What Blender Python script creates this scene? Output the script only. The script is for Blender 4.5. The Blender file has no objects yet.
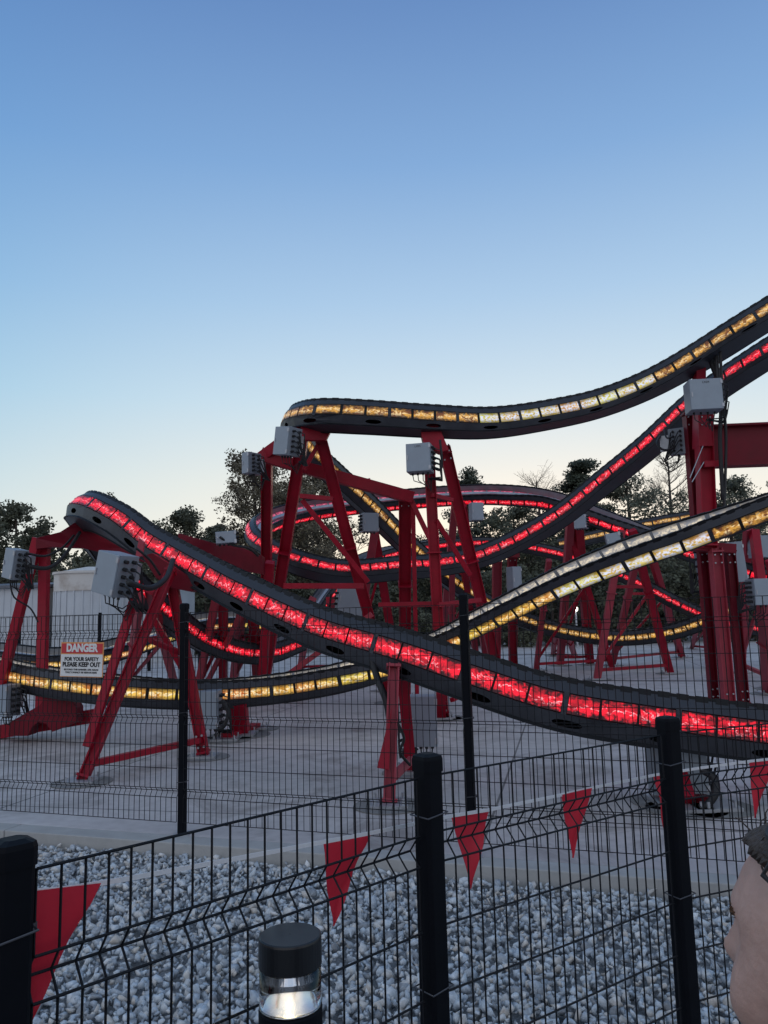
import bpy, bmesh, math, random
import numpy as np
from mathutils import Vector, Matrix, noise
R = math.radians
random.seed(7); np.random.seed(7)
C = bpy.context.scene.collection
sc = bpy.context.scene

# ------------------------------------------------------------------ camera
F, CX, CY = 769.0, 384.0, 512.0
PITCH, ROLL, EYE = R(7.8), R(1.4), 1.7
_f = Vector((0, math.cos(PITCH), math.sin(PITCH)))
_r0 = Vector((1, 0, 0)); _u0 = Vector((0, -math.sin(PITCH), math.cos(PITCH)))
_r = _r0*math.cos(ROLL) - _u0*math.sin(ROLL)
_u = _u0*math.cos(ROLL) + _r0*math.sin(ROLL)
cd = bpy.data.cameras.new('camera'); cam = bpy.data.objects.new('camera', cd); C.objects.link(cam)
cam.matrix_world = Matrix(((_r.x, _u.x, -_f.x, 0), (_r.y, _u.y, -_f.y, 0), (_r.z, _u.z, -_f.z, EYE), (0, 0, 0, 1)))
cd.sensor_fit = 'VERTICAL'; cd.sensor_height = 36; cd.lens = 36*F/1024; cd.clip_start = .05; cd.clip_end = 3000
sc.camera = cam

def P(x, y, d):
    """world point seen at image point (x, y), d metres ahead"""
    v = _f + _r*((x-CX)/F) + _u*((CY-y)/F)
    return Vector((0, 0, EYE)) + v*(d/v.y)
def G(x, y, z=0.0):
    """ground point at height z seen at (x, y)"""
    v = _f + _r*((x-CX)/F) + _u*((CY-y)/F)
    return Vector((0, 0, EYE)) + v*((z-EYE)/v.z)

# ------------------------------------------------------------------ world and sun
SUN_EL, SUN_AZ = R(1.2), R(12)
w = bpy.data.worlds.new('World'); sc.world = w; w.use_nodes = True
nt = w.node_tree; bg = nt.nodes['Background']
sky = nt.nodes.new('ShaderNodeTexSky'); sky.sky_type = 'NISHITA'; sky.sun_disc = False
sky.sun_elevation = SUN_EL; sky.sun_rotation = SUN_AZ
sky.altitude = 300; sky.air_density = 1.0; sky.dust_density = 0.6; sky.ozone_density = 2.0
tcw = nt.nodes.new('ShaderNodeTexCoord'); nrm_ = nt.nodes.new('ShaderNodeVectorMath'); nrm_.operation = 'NORMALIZE'
nt.links.new(tcw.outputs['Generated'], nrm_.inputs[0])
sp = nt.nodes.new('ShaderNodeSeparateXYZ'); nt.links.new(nrm_.outputs[0], sp.inputs[0])
def ramp(stops):
    r = nt.nodes.new('ShaderNodeValToRGB'); e = r.color_ramp.elements; r.color_ramp.interpolation = 'LINEAR'
    e[0].position, e[0].color = stops[0][0], (*stops[0][1], 1); e[1].position, e[1].color = stops[-1][0], (*stops[-1][1], 1)
    for p_, c_ in stops[1:-1]:
        k = e.new(p_); k.color = (*c_, 1)
    nt.links.new(sp.outputs[2], r.inputs[0]); return r
glow = ramp([(0, (.78, .66, .46)), (.08, (.76, .70, .60)), (.174, (.65, .655, .61)), (.276, (.475, .585, .655)), (.39, (.32, .465, .63)), (.53, (.178, .318, .545)), (.66, (.108, .21, .43)), (.85, (.20, .29, .46)), (1, (.26, .36, .52))])
away = ramp([(0, (.56, .56, .48)), (.08, (.53, .58, .585)), (.174, (.385, .53, .61)), (.276, (.26, .455, .61)), (.39, (.18, .36, .575)), (.53, (.115, .262, .51)), (.66, (.082, .19, .42)), (.85, (.20, .29, .46)), (1, (.26, .36, .52))])
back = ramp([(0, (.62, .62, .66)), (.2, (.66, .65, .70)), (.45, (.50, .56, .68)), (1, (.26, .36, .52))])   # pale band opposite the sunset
dt = nt.nodes.new('ShaderNodeVectorMath'); dt.operation = 'DOT_PRODUCT'; nt.links.new(nrm_.outputs[0], dt.inputs[0]); dt.inputs[1].default_value = (math.sin(SUN_AZ), math.cos(SUN_AZ), 0)
ln2 = nt.nodes.new('ShaderNodeMath'); ln2.operation = 'MULTIPLY'; nt.links.new(sp.outputs[2], ln2.inputs[0]); nt.links.new(sp.outputs[2], ln2.inputs[1])
hz_ = nt.nodes.new('ShaderNodeMath'); hz_.operation = 'SUBTRACT'; hz_.inputs[0].default_value = 1; nt.links.new(ln2.outputs[0], hz_.inputs[1])
sq = nt.nodes.new('ShaderNodeMath'); sq.operation = 'POWER'; nt.links.new(hz_.outputs[0], sq.inputs[0]); sq.inputs[1].default_value = .5
az = nt.nodes.new('ShaderNodeMath'); az.operation = 'DIVIDE'; nt.links.new(dt.outputs['Value'], az.inputs[0]); nt.links.new(sq.outputs[0], az.inputs[1])
am = nt.nodes.new('ShaderNodeMapRange'); am.interpolation_type = 'SMOOTHSTEP'; nt.links.new(az.outputs[0], am.inputs['Value']); am.inputs['From Min'].default_value = .62; am.inputs['From Max'].default_value = 1.0
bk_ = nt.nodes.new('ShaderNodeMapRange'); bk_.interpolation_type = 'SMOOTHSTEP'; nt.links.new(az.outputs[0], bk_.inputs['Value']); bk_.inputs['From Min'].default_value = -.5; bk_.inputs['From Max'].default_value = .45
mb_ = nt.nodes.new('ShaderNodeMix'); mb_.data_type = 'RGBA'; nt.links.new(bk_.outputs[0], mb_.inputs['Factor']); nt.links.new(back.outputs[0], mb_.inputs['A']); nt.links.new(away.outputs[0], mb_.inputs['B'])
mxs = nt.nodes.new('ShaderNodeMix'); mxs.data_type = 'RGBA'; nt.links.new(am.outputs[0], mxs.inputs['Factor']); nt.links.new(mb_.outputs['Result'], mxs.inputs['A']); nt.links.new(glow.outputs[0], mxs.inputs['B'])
nsc = nt.nodes.new('ShaderNodeMix'); nsc.data_type = 'RGBA'; nsc.inputs['Factor'].default_value = .90
nm = nt.nodes.new('ShaderNodeMix'); nm.data_type = 'RGBA'; nm.blend_type = 'MULTIPLY'; nm.inputs['Factor'].default_value = 1; nm.inputs['B'].default_value = (.35, .35, .35, 1)
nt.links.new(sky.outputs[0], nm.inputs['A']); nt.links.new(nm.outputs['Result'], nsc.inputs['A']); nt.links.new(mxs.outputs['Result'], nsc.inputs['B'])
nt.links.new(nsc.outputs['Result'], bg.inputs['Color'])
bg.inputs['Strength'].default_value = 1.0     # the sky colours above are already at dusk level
sl = bpy.data.lights.new('sun', 'SUN'); sl.energy = 0.15; sl.angle = R(15); sl.color = (1, .78, .6)
so = bpy.data.objects.new('sun', sl); C.objects.link(so)
sd = Vector((math.sin(SUN_AZ)*math.cos(R(4)), math.cos(SUN_AZ)*math.cos(R(4)), math.sin(R(4))))
so.rotation_euler = (-sd).to_track_quat('-Z', 'Y').to_euler(); so.location = (0, 60, 30)
sc.view_settings.view_transform = 'Standard'; sc.view_settings.look = 'None'
sc.view_settings.exposure = 0.42; sc.view_settings.gamma = 1; sc.view_settings.use_curve_mapping = False
EM = 1.0   # emission scale of the light panels

# ------------------------------------------------------------------ materials
M = {}
def mat(name, col, rough=.5, metal=0, var=.0, scale=4, bump=0, bscale=40, dirt=None, spec=.5, coat=0):
    m = bpy.data.materials.new(name); m.use_nodes = True; n = m.node_tree.nodes; l = m.node_tree.links
    b = n['Principled BSDF']; b.inputs['Roughness'].default_value = rough; b.inputs['Metallic'].default_value = metal
    b.inputs['Specular IOR Level'].default_value = spec; b.inputs['Coat Weight'].default_value = coat
    tc = n.new('ShaderNodeTexCoord')
    no = n.new('ShaderNodeTexNoise'); no.inputs['Scale'].default_value = scale; no.inputs['Detail'].default_value = 8; no.inputs['Roughness'].default_value = .65
    l.new(tc.outputs['Object'], no.inputs['Vector'])
    cr = n.new('ShaderNodeValToRGB'); a, c2 = cr.color_ramp.elements
    a.position = .3; c2.position = .7
    a.color = (*[c*(1-var) for c in col], 1); c2.color = (*[min(1, c*(1+var)) for c in col], 1)
    if dirt: a.color = (*dirt, 1); a.position = .25; c2.position = .5
    l.new(no.outputs['Fac'], cr.inputs['Fac']); l.new(cr.outputs['Color'], b.inputs['Base Color'])
    mr = n.new('ShaderNodeMapRange'); mr.inputs['To Min'].default_value = max(0, rough-.12); mr.inputs['To Max'].default_value = min(1, rough+.12)
    l.new(no.outputs['Fac'], mr.inputs['Value']); l.new(mr.outputs['Result'], b.inputs['Roughness'])
    if bump:
        n2 = n.new('ShaderNodeTexNoise'); n2.inputs['Scale'].default_value = bscale; n2.inputs['Detail'].default_value = 6
        l.new(tc.outputs['Object'], n2.inputs['Vector'])
        bp = n.new('ShaderNodeBump'); bp.inputs['Strength'].default_value = bump; bp.inputs['Distance'].default_value = .02
        l.new(n2.outputs['Fac'], bp.inputs['Height']); l.new(bp.outputs['Normal'], b.inputs['Normal'])
    M[name] = m; return m
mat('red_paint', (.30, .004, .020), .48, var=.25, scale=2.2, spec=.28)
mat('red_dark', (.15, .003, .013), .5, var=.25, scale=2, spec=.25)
mat('red_dusty', (.32, .03, .05), .6, var=.2, scale=3)
mat('track_steel', (.026, .030, .040), .45, .1, spec=.4, var=.3, scale=3, bump=.05)
mat('track_lower', (.046, .050, .060), .5, .0, spec=.3, var=.35, scale=2.5)
mat('housing', (.007, .008, .010), .5, var=.3, spec=.25)
mat('trough_grey', (.24, .26, .29), .5, .2, var=.2)
mat('galv', (.40, .42, .45), .45, .6, var=.2, scale=6)
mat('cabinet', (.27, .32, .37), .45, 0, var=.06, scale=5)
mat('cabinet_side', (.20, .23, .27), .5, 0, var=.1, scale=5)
mat('black_coat', (.004, .005, .008), .6, 0, var=.2, scale=8, spec=.10)
mat('wire_coat', (.005, .006, .009), .55, spec=.25)
mat('cap_black', (.004, .005, .007), .36, spec=.55)
mat('rubber', (.012, .012, .014), .6)
mat('tie_wire', (.09, .09, .10), .5, .5)
mat('bark', (.07, .055, .045), .9, var=.4, scale=5, bump=.5, bscale=12)
mat('foliage_dark', (.080, .084, .052), .8, var=.5, scale=1.3)
mat('foliage_brown', (.12, .10, .06), .8, var=.5, scale=1.3)
mat('foliage_pine', (.05, .06, .036), .8, var=.5, scale=1.3)
mat('twig', (.13, .10, .08), .9, var=.2)
mat('sheet_metal', (.50, .53, .56), .55, .1, var=.12, scale=.6)
mat('tank_white', (.50, .48, .45), .7, 0, var=.15, scale=.8, dirt=(.26, .19, .14))
mat('roof_dark', (.12, .13, .15), .6, var=.2)
mat('sign_white', (.72, .72, .70), .5, var=.03)
mat('sign_red', (.55, .03, .04), .5, var=.05)
mat('sign_orange', (.70, .30, .10), .5, var=.05)
mat('sign_black', (.01, .01, .012), .5)
mat('flag_red', (.62, .015, .04), .55, var=.08, scale=9)
mat('string_white', (.7, .7, .72), .7)
mat('skin', (.44, .275, .225), .55, var=.14, scale=22, bump=.15, bscale=90)
M['skin'].node_tree.nodes['Principled BSDF'].inputs['Subsurface Weight'].default_value = .08
mat('hair', (.05, .035, .028), .6, var=.4, scale=30, bump=.6, bscale=120)
mat('beard', (.16, .10, .06), .8, var=.3, scale=60)
mat('shirt', (.05, .06, .08), .9, var=.15, scale=20, bump=.3, bscale=150)
mat('denim', (.05, .07, .12), .9, var=.2, scale=20, bump=.3, bscale=200)
mat('shoe', (.03, .03, .03), .6)
mat('lens', (.06, .004, .012), .3, spec=.3)
mat('kerb', (.37, .37, .36), .85, var=.12, scale=4, bump=.15, bscale=60)
mat('earth', (.11, .105, .10), .95, var=.4, scale=3)
mat('chrome', (.75, .75, .75), .12, 1)
mat('path', (.2, .2, .2), .9, var=.1)

def plaza_mat():
    m = bpy.data.materials.new('concrete_pad'); m.use_nodes = True; n = m.node_tree.nodes; l = m.node_tree.links
    b = n['Principled BSDF']; tc = n.new('ShaderNodeTexCoord')
    big = n.new('ShaderNodeTexNoise'); big.inputs['Scale'].default_value = .35; big.inputs['Detail'].default_value = 10; big.inputs['Roughness'].default_value = .62
    fine = n.new('ShaderNodeTexNoise'); fine.inputs['Scale'].default_value = 9; fine.inputs['Detail'].default_value = 8
    l.new(tc.outputs['Object'], big.inputs['Vector']); l.new(tc.outputs['Object'], fine.inputs['Vector'])
    cr = n.new('ShaderNodeValToRGB'); cr.color_ramp.elements[0].position = .32; cr.color_ramp.elements[1].position = .68
    cr.color_ramp.elements[0].color = (.43, .40, .385, 1); cr.color_ramp.elements[1].color = (.57, .53, .51, 1)
    l.new(big.outputs['Fac'], cr.inputs['Fac'])
    mx = n.new('ShaderNodeMix'); mx.data_type = 'RGBA'; mx.blend_type = 'OVERLAY'; mx.inputs['Factor'].default_value = .25
    l.new(cr.outputs['Color'], mx.inputs['A']); l.new(fine.outputs['Fac'], mx.inputs['B'])
    br = n.new('ShaderNodeTexBrick'); br.offset = 0; br.inputs['Scale'].default_value = 1
    br.inputs['Mortar Size'].default_value = .012; br.inputs['Brick Width'].default_value = 4.6; br.inputs['Row Height'].default_value = 3.6
    br.inputs['Color1'].default_value = (1, 1, 1, 1); br.inputs['Color2'].default_value = (.9, .9, .92, 1); br.inputs['Mortar'].default_value = (.3, .3, .3, 1)
    mp = n.new('ShaderNodeMapping'); mp.inputs['Rotation'].default_value = (0, 0, R(13)); mp.inputs['Location'].default_value = (.7, .55, 0)
    l.new(tc.outputs['Object'], mp.inputs['Vector']); l.new(mp.outputs[0], br.inputs['Vector'])
    m2 = n.new('ShaderNodeMix'); m2.data_type = 'RGBA'; m2.blend_type = 'MULTIPLY'; m2.inputs['Factor'].default_value = 1
    l.new(mx.outputs['Result'], m2.inputs['A']); l.new(br.outputs['Color'], m2.inputs['B'])
    l.new(m2.outputs['Result'], b.inputs['Base Color'])
    st = n.new('ShaderNodeTexNoise'); st.inputs['Scale'].default_value = .9; st.inputs['Detail'].default_value = 12; st.inputs['Roughness'].default_value = .7; st.inputs['Distortion'].default_value = 1.2
    l.new(tc.outputs['Object'], st.inputs['Vector'])
    sr = n.new('ShaderNodeValToRGB'); sr.color_ramp.elements[0].position = .36; sr.color_ramp.elements[0].color = (.52, .50, .48, 1); sr.color_ramp.elements[1].position = .50; sr.color_ramp.elements[1].color = (1, 1, 1, 1)
    l.new(st.outputs['Fac'], sr.inputs['Fac'])
    m4 = n.new('ShaderNodeMix'); m4.data_type = 'RGBA'; m4.blend_type = 'MULTIPLY'; m4.inputs['Factor'].default_value = .8
    l.new(m2.outputs['Result'], m4.inputs['A']); l.new(sr.outputs['Color'], m4.inputs['B']); l.new(m4.outputs['Result'], b.inputs['Base Color'])
    b.inputs['Roughness'].default_value = .6; b.inputs['Specular IOR Level'].default_value = .4
    bp = n.new('ShaderNodeBump'); bp.inputs['Strength'].default_value = .12; l.new(fine.outputs['Fac'], bp.inputs['Height']); l.new(bp.outputs[0], b.inputs['Normal'])
    M['concrete_pad'] = m
plaza_mat()

def stone_mat():
    m = bpy.data.materials.new('stone'); m.use_nodes = True; n = m.node_tree.nodes; l = m.node_tree.links
    b = n['Principled BSDF']; g = n.new('ShaderNodeNewGeometry'); tc = n.new('ShaderNodeTexCoord')
    cr = n.new('ShaderNodeValToRGB'); e = cr.color_ramp.elements
    e[0].color = (.16, .165, .175, 1); e[1].color = (.52, .53, .54, 1); e[1].position = 1
    for p_, c_ in ((.3, (.29, .315, .345, 1)), (.62, (.38, .41, .44, 1)), (.9, (.38, .345, .31, 1))):
        k = e.new(p_); k.color = c_
    l.new(g.outputs['Random Per Island'], cr.inputs['Fac'])
    for e_ in e: e_.color = (*[min(.8, c*k_) for c, k_ in zip(e_.color[:3], (1.45, 1.47, 1.46))], 1)
    no = n.new('ShaderNodeTexNoise'); no.inputs['Scale'].default_value = 45; no.inputs['Detail'].default_value = 6; l.new(tc.outputs['Object'], no.inputs['Vector'])
    mx = n.new('ShaderNodeMix'); mx.data_type = 'RGBA'; mx.blend_type = 'OVERLAY'; mx.inputs['Factor'].default_value = .6
    l.new(cr.outputs['Color'], mx.inputs['A']); l.new(no.outputs['Fac'], mx.inputs['B']); l.new(mx.outputs['Result'], b.inputs['Base Color'])
    b.inputs['Roughness'].default_value = .8
    bp = n.new('ShaderNodeBump'); bp.inputs['Strength'].default_value = .5; bp.inputs['Distance'].default_value = .01
    l.new(no.outputs['Fac'], bp.inputs['Height']); l.new(bp.outputs[0], b.inputs['Normal'])
    M['stone'] = m
stone_mat()

def led_mat(name, base, mid, hot, strength, hotw=.03, tint=0, contrast=1.0, edge=.06):
    """a glowing video panel: moving fire / lightning pattern over (u = metres along the track, v = 0..1 across)"""
    m = bpy.data.materials.new(name); m.use_nodes = True; n = m.node_tree.nodes; l = m.node_tree.links
    b = n['Principled BSDF']; b.inputs['Base Color'].default_value = (.03, .03, .033, 1); b.inputs['Roughness'].default_value = .4; b.inputs['Specular IOR Level'].default_value = .25
    uv = n.new('ShaderNodeUVMap'); uv.uv_map = 'UVMap'
    def math_(op, a, b_=None, c_=None):
        k = n.new('ShaderNodeMath'); k.operation = op
        for i, v in enumerate((a, b_, c_)):
            if v is None: continue
            if hasattr(v, 'links'): l.new(v, k.inputs[i])
            else: k.inputs[i].default_value = v
        return k.outputs[0]
    sx = n.new('ShaderNodeSeparateXYZ'); l.new(uv.outputs[0], sx.inputs[0]); V_ = sx.outputs[1]; U_ = sx.outputs[0]
    mp = n.new('ShaderNodeMapping'); mp.inputs['Scale'].default_value = (1, .22, 1); l.new(uv.outputs[0], mp.inputs['Vector'])
    n1 = n.new('ShaderNodeTexNoise'); n1.inputs['Scale'].default_value = 7; n1.inputs['Detail'].default_value = 6; n1.inputs['Roughness'].default_value = .65; n1.inputs['Distortion'].default_value = .6
    l.new(mp.outputs[0], n1.inputs['Vector'])
    n2 = n.new('ShaderNodeTexNoise'); n2.inputs['Scale'].default_value = 22; n2.inputs['Detail'].default_value = 2
    l.new(mp.outputs[0], n2.inputs['Vector'])
    n3 = n.new('ShaderNodeTexNoise'); n3.inputs['Scale'].default_value = 1.1; n3.inputs['Detail'].default_value = 1
    l.new(mp.outputs[0], n3.inputs['Vector'])
    # wandering bright line
    off = math_('MULTIPLY', math_('SUBTRACT', n1.outputs['Fac'], .5), 2.4)
    dist = math_('ABSOLUTE', math_('SUBTRACT', math_('SUBTRACT', V_, .48), off))
    line = n.new('ShaderNodeMapRange'); line.interpolation_type = 'SMOOTHSTEP'
    l.new(dist, line.inputs['Value']); line.inputs['From Min'].default_value = hotw; line.inputs['From Max'].default_value = hotw*3.2; line.inputs['To Min'].default_value = 1; line.inputs['To Max'].default_value = 0
    r2 = n.new('ShaderNodeMapRange'); l.new(n2.outputs['Fac'], r2.inputs['Value']); r2.inputs['From Min'].default_value = .42; r2.inputs['From Max'].default_value = .58
    lf = math_('MULTIPLY', line.outputs[0], r2.outputs[0])
    # ragged flame edge towards top and bottom
    ed = math_('ABSOLUTE', math_('SUBTRACT', V_, .5))
    ed2 = math_('ADD', ed, math_('MULTIPLY', math_('SUBTRACT', n2.outputs['Fac'], .5), .9*contrast))
    er = n.new('ShaderNodeMapRange'); er.interpolation_type = 'SMOOTHSTEP'; l.new(ed2, er.inputs['Value'])
    er.inputs['From Min'].default_value = .13; er.inputs['From Max'].default_value = .50; er.inputs['To Min'].default_value = 1; er.inputs['To Max'].default_value = edge
    c = n.new('ShaderNodeValToRGB'); e = c.color_ramp.elements
    e[0].position = .42; e[0].color = (*base, 1); e[1].position = .56; e[1].color = (*mid, 1)
    l.new(math_('ADD', math_('MULTIPLY', n1.outputs['Fac'], .8), math_('MULTIPLY', n2.outputs['Fac'], .2)), c.inputs['Fac'])
    col = c.outputs['Color']
    if tint:
        hsv = n.new('ShaderNodeHueSaturation'); l.new(col, hsv.inputs['Color'])
        h = n.new('ShaderNodeMapRange'); l.new(n3.outputs['Fac'], h.inputs['Value']); h.inputs['From Min'].default_value = .35; h.inputs['From Max'].default_value = .7
        h.inputs['To Min'].default_value = .5-tint*.3; h.inputs['To Max'].default_value = .5+tint
        l.new(h.outputs[0], hsv.inputs['Hue']); col = hsv.outputs[0]
    mx = n.new('ShaderNodeMix'); mx.data_type = 'RGBA'; l.new(lf, mx.inputs['Factor']); l.new(col, mx.inputs['A']); mx.inputs['B'].default_value = (*hot, 1)
    m3 = n.new('ShaderNodeMix'); m3.data_type = 'RGBA'; m3.blend_type = 'MULTIPLY'; m3.inputs['Factor'].default_value = 1
    l.new(mx.outputs['Result'], m3.inputs['A']); l.new(er.outputs[0], m3.inputs['B'])
    l.new(m3.outputs['Result'], b.inputs['Emission Color']); b.inputs['Emission Strength'].default_value = strength*EM
    M[name] = m
led_mat('led_red', (.30, .0015, .008), (.95, .006, .026), (1.0, .46, .52), 1.05, hotw=.018, contrast=1.3, edge=.03)
led_mat('led_red_pale', (.16, .03, .06), (.60, .07, .16), (.8, .4, .5), .9, contrast=.6, edge=.2)
led_mat('led_fire', (.42, .13, .015), (.80, .42, .09), (.95, .80, .50), .85, hotw=.07, tint=.05, contrast=.8, edge=.18)
led_mat('led_fire_dim', (.16, .05, .012), (.75, .38, .06), (1.0, .75, .40), .75, hotw=.06)
led_mat('led_fire_white', (.42, .24, .03), (.68, .50, .16), (.66, .70, .86), .85, hotw=.20, tint=.07, contrast=.35, edge=.35)
led_mat('led_pale', (.22, .23, .26), (.42, .38, .34), (.75, .65, .5), .8, hotw=.1, contrast=.3, edge=.4)

# ------------------------------------------------------------------ mesh helpers
def pw(o):
    v = Vector((0, 0, 0))
    while o: v += o.location; o = o.parent
    return v
class MB:
    def __init__(s): s.V = []; s.F = []; s.UV = []
    def add(s, vs, fs, uvs=None):
        b = len(s.V); s.V += [tuple(v) for v in vs]
        for i, f in enumerate(fs):
            s.F.append(tuple(b+k for k in f)); s.UV.append(uvs[i] if uvs else None)
    def box(s, p1, p2, wx, wy, up=(0, 0, 1)):
        """bar from p1 to p2; wx across, wy along the up reference"""
        p1, p2 = Vector(p1), Vector(p2); t = (p2-p1).normalized(); up = Vector(up)
        if abs(t.dot(up)) > .98: up = Vector((0, 1, 0))
        a = t.cross(up).normalized(); b = a.cross(t).normalized()
        vs = [p+a*(i*wx/2)+b*(j*wy/2) for p in (p1, p2) for i, j in ((-1, -1), (1, -1), (1, 1), (-1, 1))]
        s.add(vs, [(3, 2, 1, 0), (4, 5, 6, 7), (0, 1, 5, 4), (1, 2, 6, 5), (2, 3, 7, 6), (3, 0, 4, 7)])
    def ibeam(s, p1, p2, wf, h, up=(0, 1, 0), t=.018):
        """I section: flanges wf wide, web h deep; the web depth runs across `up`"""
        p1, p2 = Vector(p1), Vector(p2); d = (p2-p1).normalized(); up = Vector(up)
        if abs(d.dot(up)) > .95: up = Vector((1, 0, 0))
        b = d.cross(up).normalized(); a = b.cross(d).normalized()   # b: depth direction, a: flange direction
        o = [(-wf/2, -h/2), (wf/2, -h/2), (wf/2, -h/2+t), (t/2, -h/2+t), (t/2, h/2-t), (wf/2, h/2-t), (wf/2, h/2), (-wf/2, h/2), (-wf/2, h/2-t), (-t/2, h/2-t), (-t/2, -h/2+t), (-wf/2, -h/2+t)]
        vs = [p+a*x+b*y for p in (p1, p2) for x, y in o]
        fs = [(i, (i+1) % 12, 12+(i+1) % 12, 12+i) for i in range(12)]
        for k, r in ((0, 1), (12, -1)):
            for q in ((0, 1, 2, 11), (11, 2, 3, 10)[:0] or (10, 3, 4, 9), (8, 5, 6, 7)):
                fs.append(tuple(k+i for i in (q if r < 0 else q[::-1])))
        s.add(vs, fs)
    def tube(s, pts, r, n=6, cap=True, r2=None):
        pts = [Vector(p) for p in pts]; m = len(pts)
        rings = []; a = None
        for i, p in enumerate(pts):
            t = (pts[min(i+1, m-1)]-pts[max(i-1, 0)]).normalized()
            if a is None: a = t.orthogonal().normalized()
            a = (a-t*a.dot(t)); a = a.normalized() if a.length > 1e-6 else t.orthogonal().normalized()
            b = t.cross(a); rr = r if r2 is None else r+(r2-r)*i/(m-1)
            rings.append([p+a*(rr*math.cos(2*math.pi*k/n))+b*(rr*math.sin(2*math.pi*k/n)) for k in range(n)])
        vs = [v for g in rings for v in g]
        fs = [(i*n+k, i*n+(k+1) % n, (i+1)*n+(k+1) % n, (i+1)*n+k) for i in range(m-1) for k in range(n)]
        if cap: fs += [tuple(range(n))[::-1], tuple((m-1)*n+k for k in range(n))]
        s.add(vs, fs)
    def cyl(s, p1, p2, r, n=16, r2=None): s.tube([p1, p2], r, n, True, r2)
    def prism(s, pts, off):
        """planar outline extruded by vector off"""
        n = len(pts); off = Vector(off); a = [Vector(p) for p in pts]
        s.add(a+[p+off for p in a], [tuple(range(n))[::-1], tuple(range(n, 2*n))]+[(i, (i+1) % n, n+(i+1) % n, n+i) for i in range(n)])
    def build(s, name, m, parent=None, smooth=False, bevel=0):
        me = bpy.data.meshes.new(name); o0 = pw(parent) if parent else Vector((0, 0, 0))
        me.from_pydata([(v[0]-o0.x, v[1]-o0.y, v[2]-o0.z) for v in s.V], [], s.F)
        if any(u is not None for u in s.UV):
            ul = me.uv_layers.new(name='UVMap'); k = 0
            for f, u in zip(s.F, s.UV):
                for i in range(len(f)):
                    if u is not None: ul.data[k].uv = u[i]
                    k += 1
        me.materials.append(M[m])
        if smooth:
            me.polygons.foreach_set('use_smooth', [True]*len(me.polygons))
        me.update(); o = bpy.data.objects.new(name, me); C.objects.link(o); o.parent = parent
        if bevel:
            bv = o.modifiers.new('bevel', 'BEVEL'); bv.width = bevel; bv.segments = 2; bv.limit_method = 'ANGLE'
        return o
def tag(o, label=None, cat=None, group=None, kind=None):
    if label: o['label'] = label
    if cat: o['category'] = cat
    if group: o['group'] = group
    if kind: o['kind'] = kind
    return o
def thing(name, loc, label, cat, group=None):
    o = bpy.data.objects.new(name, None); o.empty_display_size = .2; C.objects.link(o); o.location = loc
    return tag(o, label, cat, group)
def copy_tree(o, parent=None):
    c = o.copy(); C.objects.link(c); c.parent = parent
    for ch in list(o.children): copy_tree(ch, c)
    return c

# ------------------------------------------------------------------ ground
_a, _b = G(182, 834), G(690, 872)
FD = (_b-_a).normalized(); FA = Vector((_a.x, _a.y, 0))      # line of the ride's mesh fence
FN = Vector((FD.y, -FD.x, 0))                     # towards the viewer
if FN.y > 0: FN = -FN
_a, _b = G(38, 833), G(740, 885)
ED = (_b-_a).normalized(); EA = Vector((_a.x, _a.y, 0)); EN = Vector((ED.y, -ED.x, 0)); EN = -EN if EN.y > 0 else EN
def sheet(name, z, corners, m):
    mb = MB(); mb.add([(x, y, z) for x, y in corners], [(0, 1, 2, 3)]); return tag(mb.build(name, m), kind='structure')
sheet('ground', -.30, [(-900, -900), (900, -900), (900, 900), (-900, 900)], 'earth')
e0 = EA+ED*-40; e1 = EA+ED*40
pad = MB()
a, b = e0+EN*-.20, e1+EN*-.20
pad.prism([(a.x, a.y, -.3), (b.x, b.y, -.3), (b.x+60, 75, -.3), (a.x-60, 75, -.3)], (0, 0, .3))
tag(pad.build('concrete_pad', 'concrete_pad'), kind='structure')
kb = MB(); L = 3.05; k = -40.0
while k < 40:
    p, q = EA+ED*(k+.004), EA+ED*(k+L-.004)
    kb.prism([p+Vector((0, 0, -.3)), q+Vector((0, 0, -.3)), (q-EN*.196)+Vector((0, 0, -.3)), (p-EN*.196)+Vector((0, 0, -.3))], (0, 0, .302))
    k += L
tag(kb.build('kerb', 'kerb', bevel=.008), kind='structure')
# near-fence geometry (posts)
KN = .415
ZN = EYE-.40                                     # top of the near posts
N1, N2, N3 = G(13, 838, ZN), G(427, 753, ZN), G(667, 716, ZN)
for q in (N1, N2, N3): q.z = -.1
N0 = N1*2-N2; N0.z = -.1
_d = Vector((.485, .20, 0)).normalized()
N4 = N3+_d*1.2; N5 = N3+_d*2.4
# gravel bed base + stones
gb = MB(); gb.add([(-30, -1, -.14), (30, -1, -.14), (e1.x, e1.y, -.14), (e0.x, e0.y, -.14)], [(0, 1, 2, 3)])
mat('grit', (.24, .245, .25), .95, var=.4, scale=60, bump=.6, bscale=90)
tag(gb.build('gravel_bed', 'grit'), kind='structure')
pm = MB(); pm.prism([(-12, -9, -.13), (12, -9, -.13), (12, .9, -.13), (-12, .9, -.13)], (0, 0, .03)); tag(pm.build('path', 'path'), kind='structure')

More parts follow.
